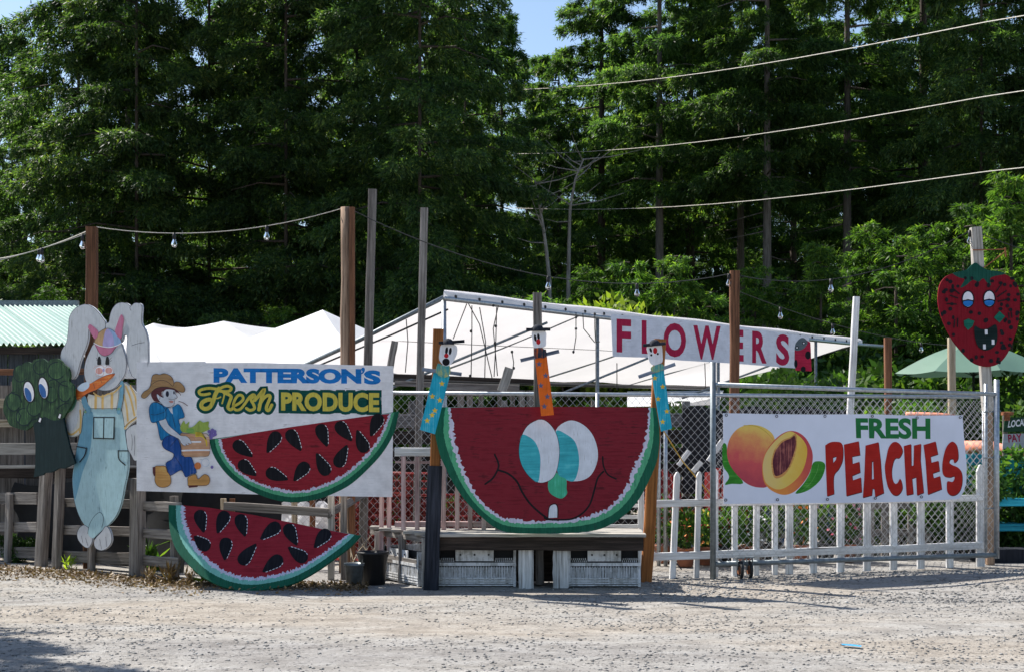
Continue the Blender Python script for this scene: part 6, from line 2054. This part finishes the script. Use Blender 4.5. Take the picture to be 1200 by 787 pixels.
def conifer(key, seed, H, Rr, z0, nbr, nsp, mat, trunk_r, bare=8, **kw):
    V, Fq, br = conifer_crown(seed, H, Rr, z0, nbr, nsp, **kw)
    me = bpy.data.meshes.new('crown')
    nv, nf = len(V), len(Fq)
    me.vertices.add(nv); me.vertices.foreach_set("co", V.astype(np.float32).ravel())
    me.loops.add(nf * 4); me.loops.foreach_set("vertex_index", Fq.astype(np.int32).ravel())
    me.polygons.add(nf); me.polygons.foreach_set("loop_start", np.arange(0, nf * 4, 4, dtype=np.int32))
    me.update(calc_edges=True)
    me.materials.append(mat)
    rn_ = random.Random(seed)
    m_ = MB()
    pts = [Vector((.12 * noise.noise(Vector((i, seed, 0))), .12 * noise.noise(Vector((i, seed, 5))), H * (.97 if H > 10 else .8) * i / 12)) for i in range(13)]
    m_.tube(pts, trunk_r, 9, .03)
    for (z, L, a) in br[::2]:
        c = Vector((0, 0, z))
        e = c + Vector((math.cos(a) * L * .7, math.sin(a) * L * .7, -.1 * L))
        mid = c.lerp(e, .5) + Vector((0, 0, .06 * L))
        m_.tube([c, mid, e], .035 * min(1, L / 2) + .008, 4, .006, cap=False)
    for i in range(bare):
        z = rn_.uniform(1.5, max(2.0, z0 + 1)); a = rn_.uniform(0, 6.28); L = rn_.uniform(.5, 1.6)
        m_.tube([Vector((0, 0, z)), Vector((math.cos(a) * L, math.sin(a) * L, z - .2 * L))], .022, 4, .005, cap=False)
    tm = bpy.data.meshes.new('trunk')
    tm.from_pydata([tuple(v) for v in m_.v], [], m_.f)
    tm.materials.append(MAT['bark'])
    tm.polygons.foreach_set("use_smooth", [True] * len(tm.polygons))
    PROTO[key] = (me, tm)


def plant_tree(key, label, x, y, sc=1.0, rot=None, name='fir_tree', cat='tree', group=None, sz=None):
    rot = rn.uniform(0, 6.28) if rot is None else rot
    M = Matrix.Translation((x, y, 0)) @ Matrix.Rotation(rot, 4, 'Z') @ Matrix.Diagonal((sc, sc, sz or sc, 1))
    root = thing(name, label, cat, M=M, group=group)
    for nm, me in zip(('crown', 'trunk'), PROTO[key]):
        if me is None: continue
        o_ = bpy.data.objects.new(nm, me)
        link(o_, root, M)
    return root


rn = random.Random(21)
conifer('A', 1, 19, 3.4, 0.4, 128, 175000, MAT['fir'], .06, ln=.13, wd=.037, droop=.36, pw=.5, cl=.14, hg=.9)
conifer('B', 2, 18, 3.2, 0.5, 122, 175000, MAT['fir'], .055, ln=.13, wd=.037, droop=.46, pw=.5, cl=.14, hg=1.2)
conifer('C', 3, 20.5, 3.1, 5.0, 82, 115000, MAT['fir2'], .22, bare=26, ln=.155, wd=.037, droop=.28, top_thin=17, pw=.5, cl=.15, hg=.9)
conifer('D', 4, 19.5, 2.9, 4.2, 78, 115000, MAT['fir2'], .2, bare=22, ln=.155, wd=.037, droop=.36, top_thin=17, pw=.5, cl=.15, hg=1.1)
MAT['greybark'] = wood('grey_fir_bark', (0.1, 0.085, 0.075), (0.2, 0.175, 0.155), spread=0.3)
conifer('T', 9, 21, 2.9, 9.3, 70, 90000, MAT['fir2'], .19, bare=14, ln=.155, wd=.037, droop=.34, top_thin=17, pw=.4, cl=.15, hg=1.0)
PROTO['T'][1].materials[0] = MAT['greybark']
conifer('S', 6, 19.5, 2.6, 1.0, 95, 60000, MAT['fir2'], .13, ln=.18, wd=.045, droop=.25, top_thin=99, pw=.95, cl=.15)
conifer('H', 7, 6.2, 1.8, 0.1, 78, 40000, MAT['hemlock'], .05, bare=0, ln=.12, wd=.028, droop=.25, pw=.95, cl=.075)
conifer('I', 8, 5.0, 1.7, 0.1, 66, 38000, MAT['hemlock'], .05, bare=0, ln=.12, wd=.028, droop=.35, pw=.85, cl=.075)


def tx(px, Y): return (px - 600) * Y / FPX


TREES = [  # px, Y, proto, scale, label
    (-85, 38, 'A', .66, 'shorter fir at the left edge above the shed, below the corner of sky'),
    (92, 40, 'B', 1.06, 'dark fir behind the broccoli, the shed roof and the rabbit ears'),
    (160, 38, 'A', 1.0, 'dark fir behind the left end of the low canopy'),
    (245, 41, 'B', 1.05, 'dense dark fir above the low white canopy tent'),
    (335, 38, 'A', 1.02, 'dark fir behind the pointed canopy tent and tan pole'),
    (418, 41, 'B', 1.1, 'dark fir behind the thin grey leaning pole'),
    (492, 36, 'A', .97, 'tall dark fir behind the leftmost clown, left of the sky gap'),
    (545, 43, 'B', .86, 'shorter dark fir above the tent peak'),
    (618, 66, 'C', .93, 'distant fir filling the foot of the sky gap'),
    (655, 58, 'C', .84, 'fir with its tip just under the sky gap, behind the dead trunks'),
    (14, 47, 'B', .82, 'fir whose tip ends below the corner of sky at the upper left'),
    (632, 61, 'S', .9, 'lower airy fir closing the bottom of the sky gap'),
    (588, 56, 'S', 1.0, 'slim airy fir standing in the sky gap'),
    (705, 50, 'C', .98, 'sunlit fir just right of the sky gap'),
    (773, 47, 'T', 1.02, 'fir with bare dark trunk above the FLOWERS banner'),
    (809, 54, 'C', 1.12, 'fir with a dark trunk behind the red brown post'),
    (868, 50, 'T', 1.02, 'fir with bare trunk left of the thick pale one'),
    (899, 44, 'T', .98, 'fir with thick pale bare trunk above the ladybird'),
    (993, 45, 'T', 1.03, 'fir with the tallest bare trunk right of the banner'),
    (1082, 48, 'C', 1.18, 'dark fir between the white stake and the strawberry'),
    (1150, 42, 'B', 1.05, 'bushy dark fir behind the strawberry cutout'),
    (1275, 41, 'A', 1.1, 'dark fir just beyond the right edge of the umbrella'),
]
for px, Y, k, s, lb_ in TREES:
    plant_tree(k, lb_, tx(px, Y), Y, s)
FARW = ['beyond the left edge', 'above the shed ridge', 'above the broccoli', 'above the rabbit hat', 'above the farm boy hat', 'above the word Fresh', 'above the low canopy peak', 'above the pointed canopy slope', 'above the round tan pole', 'above the thin grey pole', 'left in the sky gap', 'right in the sky gap', 'above the dead trunks', 'above the tent pole', 'above the letter O', 'above the letter W', 'above the letter S', 'above the tent end', 'above the green letters of the peach banner', 'above the short brown post', 'above the umbrella left tip', 'above the strawberry leaf cap', 'beyond the right edge']
for i, px in enumerate((-70, 5, 75, 140, 205, 262, 325, 385, 445, 500, 545, 655, 700, 750, 800, 850, 915, 965, 1020, 1075, 1130, 1190, 1250)):
    plant_tree('AB'[i % 2], 'far shaded fir closing the wood ' + FARW[i], tx(px, 68 + 5 * (i % 3)), 68 + 5 * (i % 3), (.93 if 600 < px < 720 else  .7 if px < 30 else rn.uniform(.92, 1.06)), group='far firs closing the wood')
k = 0
BACK = [(-40, 52, 'C'), (30, 55, 'D'), (150, 53, 'C'), (275, 56, 'D'), (320, 60, 'C'), (415, 57, 'D'), (500, 52, 'C'), (530, 62, 'D'), (725, 66, 'D'), (745, 62, 'C'), (840, 63, 'D'), (930, 60, 'C'), (965, 66, 'D'), (1030, 62, 'C'), (1095, 60, 'D'), (1165, 63, 'C'), (1245, 58, 'D')]
where = ['above the shed roof', 'above the rabbit', 'above the rabbit\'s right ear', 'above the low canopy tent', 'above the farm boy', 'above the pointed canopy', 'above the PRODUCE lettering', 'left of the sky gap', 'right of the sky gap', 'above the letter L of the banner', 'above the red brown post', 'above the ladybird', 'above the white stake', 'above the short brown post', 'left of the strawberry', 'above the strawberry', 'right of the strawberry']
for (px, Y, kk), wh in zip(BACK, where):
    plant_tree(kk, 'fir of the back row half hidden in shade ' + wh, tx(px, Y), Y, .7 if px < 60 else rn.uniform(.92, 1.08), group='back row of firs')
# young hemlocks and saplings in front of the wood
YOUNG = [(640, 29.5, 'I', .85), (690, 30, 'H', .78), (738, 29.5, 'I', .98), (790, 29, 'H', .8), (838, 29, 'I', .85), (885, 30, 'H', .78), (925, 31, 'I', .95), (962, 29.5, 'H', .85), (1018, 31, 'H', .95),
         (1050, 30, 'I', 1.1), (1090, 31, 'H', .95), (1130, 32, 'I', 1.3), (1185, 30, 'H', 1.1), (1225, 32, 'I', 1.3), (560, 30, 'I', .75), (610, 30, 'H', .68), (500, 30, 'I', .7), (455, 30, 'H', .55), (60, 32, 'H', .75), (150, 33, 'I', .8), (330, 34, 'H', .7), (-10, 33, 'I', .9), (235, 34, 'I', .7), (522, 41, 'H', .95), (575, 42, 'I', 1.15), (625, 41, 'H', .95), (668, 42, 'I', 1.2), (720, 40, 'H', 1.0)]
names_ = {1018: 'behind the white stake, taller than its neighbours', 640: 'above the orange clown', 690: 'left of the FLOWERS banner', 738: 'above the letter F', 790: 'above the letter O', 838: 'left of the red brown post', 885: 'above the letter R', 925: 'above the ladybird', 962: 'right of the ladybird', 1010: 'behind the white stake', 1050: 'behind the short brown post',
          1090: 'left of the umbrella', 1130: 'above the umbrella', 1185: 'right of the strawberry', 1225: 'at the right edge', 560: 'above the tent peak', 610: 'left of the orange clown', 500: 'behind the tall grey pole', 455: 'right of the grey leaning pole', 60: 'above the shed roof end', 150: 'between the rabbit ears', 330: 'above the pointed canopy', -10: 'at the left edge', 235: 'above the low canopy', 522: 'set back behind the tall grey pole', 575: 'set back below the slim airy fir', 625: 'set back left of the dead trunks', 668: 'set back behind the dead trunks', 720: 'set back left of the letter F'}
for px, Y, kk, s in YOUNG:
    plant_tree(kk, 'young bright green hemlock ' + names_[px], tx(px, Y), Y, s, name='young_hemlock', group='young hemlocks at the wood edge')


# ---- leafy shrubs
def shrub_mesh(seed, n, rx, ry, h, leaf, mat, nclump=14):
    r = np.random.default_rng(seed)
    cc = np.stack([r.normal(0, rx * .5, nclump), r.normal(0, ry * .5, nclump), r.uniform(.15, 1, nclump) * h * .8], 1)
    cr_ = r.uniform(.18, .38, nclump) * min(rx, h)
    ci = r.integers(0, nclump, n)
    d = unit(r.normal(0, 1, (n, 3)))
    P0 = cc[ci] + d * (cr_[ci] * r.uniform(.55, 1.1, n))[:, None]
    P0[:, 2] = np.clip(P0[:, 2], .02, None)
    D = unit(d * .7 + r.normal(0, .6, (n, 3)) + np.array([0, 0, -.1]))
    Wv = unit(np.cross(D, unit(r.normal(0, 1, (n, 3)) + np.array([0, 0, .8]))))
    V, Fq = quads(P0, D, Wv, leaf * r.uniform(.6, 1.4, n), leaf * .5 * r.uniform(.7, 1.3, n))
    me = bpy.data.meshes.new('foliage')
    nv, nf = len(V), len(Fq)
    me.vertices.add(nv); me.vertices.foreach_set("co", V.astype(np.float32).ravel())
    me.loops.add(nf * 4); me.loops.foreach_set("vertex_index", Fq.astype(np.int32).ravel())
    me.polygons.add(nf); me.polygons.foreach_set("loop_start", np.arange(0, nf * 4, 4, dtype=np.int32))
    me.update(calc_edges=True)
    me.materials.append(mat)
    m_ = MB()
    for i in range(nclump):
        c = Vector(cc[i])
        m_.tube([Vector((c.x * .1, c.y * .1, 0)), Vector((c.x * .5, c.y * .5, c.z * .6)), c], .012 * h, 4, .004, cap=False)
    tm = bpy.data.meshes.new('stem')
    tm.from_pydata([tuple(v) for v in m_.v], [], m_.f)
    tm.materials.append(MAT['bark'])
    return me, tm


PROTO['s1'] = shrub_mesh(31, 9000, 1.0, .8, 1.5, .085, MAT['leaf'])
PROTO['s2'] = shrub_mesh(32, 7000, .6, .5, .8, .06, MAT['leaf'])
PROTO['s3'] = shrub_mesh(33, 12000, 1.1, .9, 2.6, .1, MAT['leaf_y'])


def shrub(k, label, px, Y, sc, name='shrub', group=None):
    root = plant_tree(k, label, tx(px, Y), Y, sc, name=name, cat='shrub', group=group)
    for c, nm in zip(root.children, ('foliage', 'stem')):
        c.name = nm


shrub('s3', 'yellow green broadleaf bush above the tent ridge, by the dead pale trunks', 690, 29, 1.85)
shrub('s3', 'yellow green bush behind the tent left of the letter F', 655, 30, 1.6)
for i, (px, Y, s, k_, wh) in enumerate(((1003, 15.9, .8, 's2', 'under the SH of PEACHES'), (1060, 16.1, 1.0, 's2', 'between the grey pickets'), (1125, 15.6, 1.05, 's2', 'behind the last white picket'), (1150, 16.4, 1.5, 's2', 'behind the strawberry pole'), (1185, 15.9, .95, 's2', 'under the turquoise shelf'), (1215, 15.6, 1.2, 's2', 'at the right edge'),
                                       (1195, 16.9, .7, 's1', 'under the coral roll'), (1090, 17.4, .6, 's1', 'behind the grey fence'))):
    shrub(k_, 'leafy green nursery plant ' + wh, px, Y, s, name='leafy_plant', group='nursery plants behind the fence')
for i, (px, Y, s, wh) in enumerate(((690, 21, 1.25, 'under the tent eave left of the steel pole'), (655, 22, 1.15, 'below the orange clown hat'), (735, 22.5, 1.1, 'left of the rightmost clown'), (870, 24, 1.55, 'behind the red brown post'), (930, 24, 1.6, 'under the ladybird'), (985, 23.5, 1.55, 'behind the foot of the white stake'), (1035, 24, 1.6, 'above the green letters of the peach banner'), (1085, 26.5, 1.6, 'left under the umbrella'), (1140, 27, 1.7, 'behind the umbrella pole'), (1195, 24, 1.65, 'above the LOCAL board'), (905, 28, 2.2, 'above the gate top rail'), (1010, 28, 2.2, 'behind the short brown post'), (1240, 27, 2.0, 'beyond the right edge'))):
    shrub('s1', 'dense green hedge shrub ' + wh, px, Y, s, name='hedge_shrub', group='hedge shrubs behind the market')
shrub('s2', 'small green plant in the shade left of the brown post by the produce sign', 478, 15.6, .8, name='leafy_plant')
for (px, Y, s, wh) in ((186, 13.9, .33, 'behind the rail right of the rabbit post'), (22, 14.75, .36, 'low behind the rails at the left edge')):
    shrub('s2', 'dark leafy weed clump ' + wh, px, Y, s, name='leafy_plant')

# ---- bare dead trunks above the tent
def dead_tree(label, pts, Y, r0):
    root = thing('dead_tree', label, 'tree', (W(pts[0][0], 0, Y).x, Y, 0), group='bare pale dead trunks')
    P3 = [Vector((W(pts[0][0], 0, Y).x, Y, 0))] + [W(x, y, Y) for x, y in pts]
    m_ = MB(); m_.tube(P3, r0, 8, r0 * .3); m_.build('trunk', MAT['palebark'], root, True)
    rr = random.Random(int(pts[0][0]))
    m_ = MB()
    for i in range(14):
        t = rr.uniform(.35, 1)
        k = min(int(t * (len(P3) - 1)), len(P3) - 2)
        q = P3[k].lerp(P3[k + 1], t * (len(P3) - 1) - k)
        a = rr.uniform(0, 6.28); L = rr.uniform(.4, 1.5)
        d = Vector((math.cos(a), math.sin(a) * .7, rr.uniform(.1, .9))) * L
        m_.tube([q, q + d * .5 + Vector((0, 0, -.05)), q + d], .018, 4, .004, cap=False)
    m_.build('limb', MAT['palebark'], root)


dead_tree('bare pale forked trunk above the tent ridge, left of the taller one', [(644, 330), (640, 290), (636, 262), (631, 235), (627, 212)], 36, .06)
dead_tree('tall bare pale trunk bending right at its top, above the yellow bush', [(666, 330), (667, 280), (668, 245), (674, 210), (684, 186)], 36, .062)

# ---- tree outside the frame whose shade falls on the near gravel
plant_tree('I', 'small hemlock left of the picture whose shade lies on the near gravel', -6.1, 10.55, .85, sz=1.15, name='young_hemlock')

# ---- litter and weeds
r = np.random.default_rng(5)
n = 5200
lt = r.random(n)
pxs = -40 + 470 * lt
pys = np.interp(pxs, [-40, 0, 160, 240, 430], [664, 668, 681, 686, 690]) + np.abs(r.normal(0, 6, n)) * np.where(pxs > 240, .6, 1) - 4
Yg = EYE * FPX / (pys - HOR)
Xg = (pxs - 600) * Yg / FPX
P0 = np.stack([Xg, Yg, np.array([gz(a, b) for a, b in zip(Xg, Yg)]) + r.uniform(.004, .03, n)], 1)
D = unit(np.stack([r.normal(0, 1, n), r.normal(0, 1, n), r.normal(0, .5, n)], 1))
Wv = unit(np.cross(D, unit(r.normal(0, .6, (n, 3)) + np.array([0, 0, 1]))))
V, Fq = quads(P0, D, Wv, r.uniform(.02, .06, n), r.uniform(.01, .026, n))
o_ = mknp('leaf_litter', V, Fq, MAT['litter'])
tag(o_, 'dry brown leaf litter along the foot of the left fence', kind='stuff')


def weed(label, px, py, s, mat, n=46):
    g_ = G(px, py)
    root = thing('weed', label, 'weed', g_, group='small weeds at the fence foot')
    r_ = np.random.default_rng(int(px))
    P0 = np.stack([r_.normal(0, .03 * s, n), r_.normal(0, .03 * s, n), r_.uniform(0, .12 * s, n)], 1) + np.array(g_)
    D = unit(np.stack([r_.normal(0, .6, n), r_.normal(0, .6, n), r_.uniform(.3, 1.3, n)], 1))
    Wv = unit(np.cross(D, unit(r_.normal(0, 1, (n, 3)))))
    V, Fq = quads(P0, D, Wv, r_.uniform(.05, .13, n) * s, r_.uniform(.012, .03, n) * s)
    mk('leaves', V.tolist(), [tuple(f) for f in Fq.tolist()], mat, root)


weed('bright green weed at the left foot of the leaning melon slice', 241, 683, 1.3, MAT['leaf_y'], 90)
weed('small green weed below the rabbit feet', 82, 668, .8, MAT['leaf_y'])
weed('orange dry weed right of the rabbit post', 200, 683, 1.0, MAT['litter'], 60)
weed('tiny dry weed between rabbit post and leaning slice', 220, 686, .8, MAT['litter'])
weed('dry weed at the foot of the thick post right of the rabbit', 176, 682, .8, MAT['litter'])
weed('green weed climbing behind the thick post right of the rabbit', 171, 672, 2.2, MAT['leaf'])
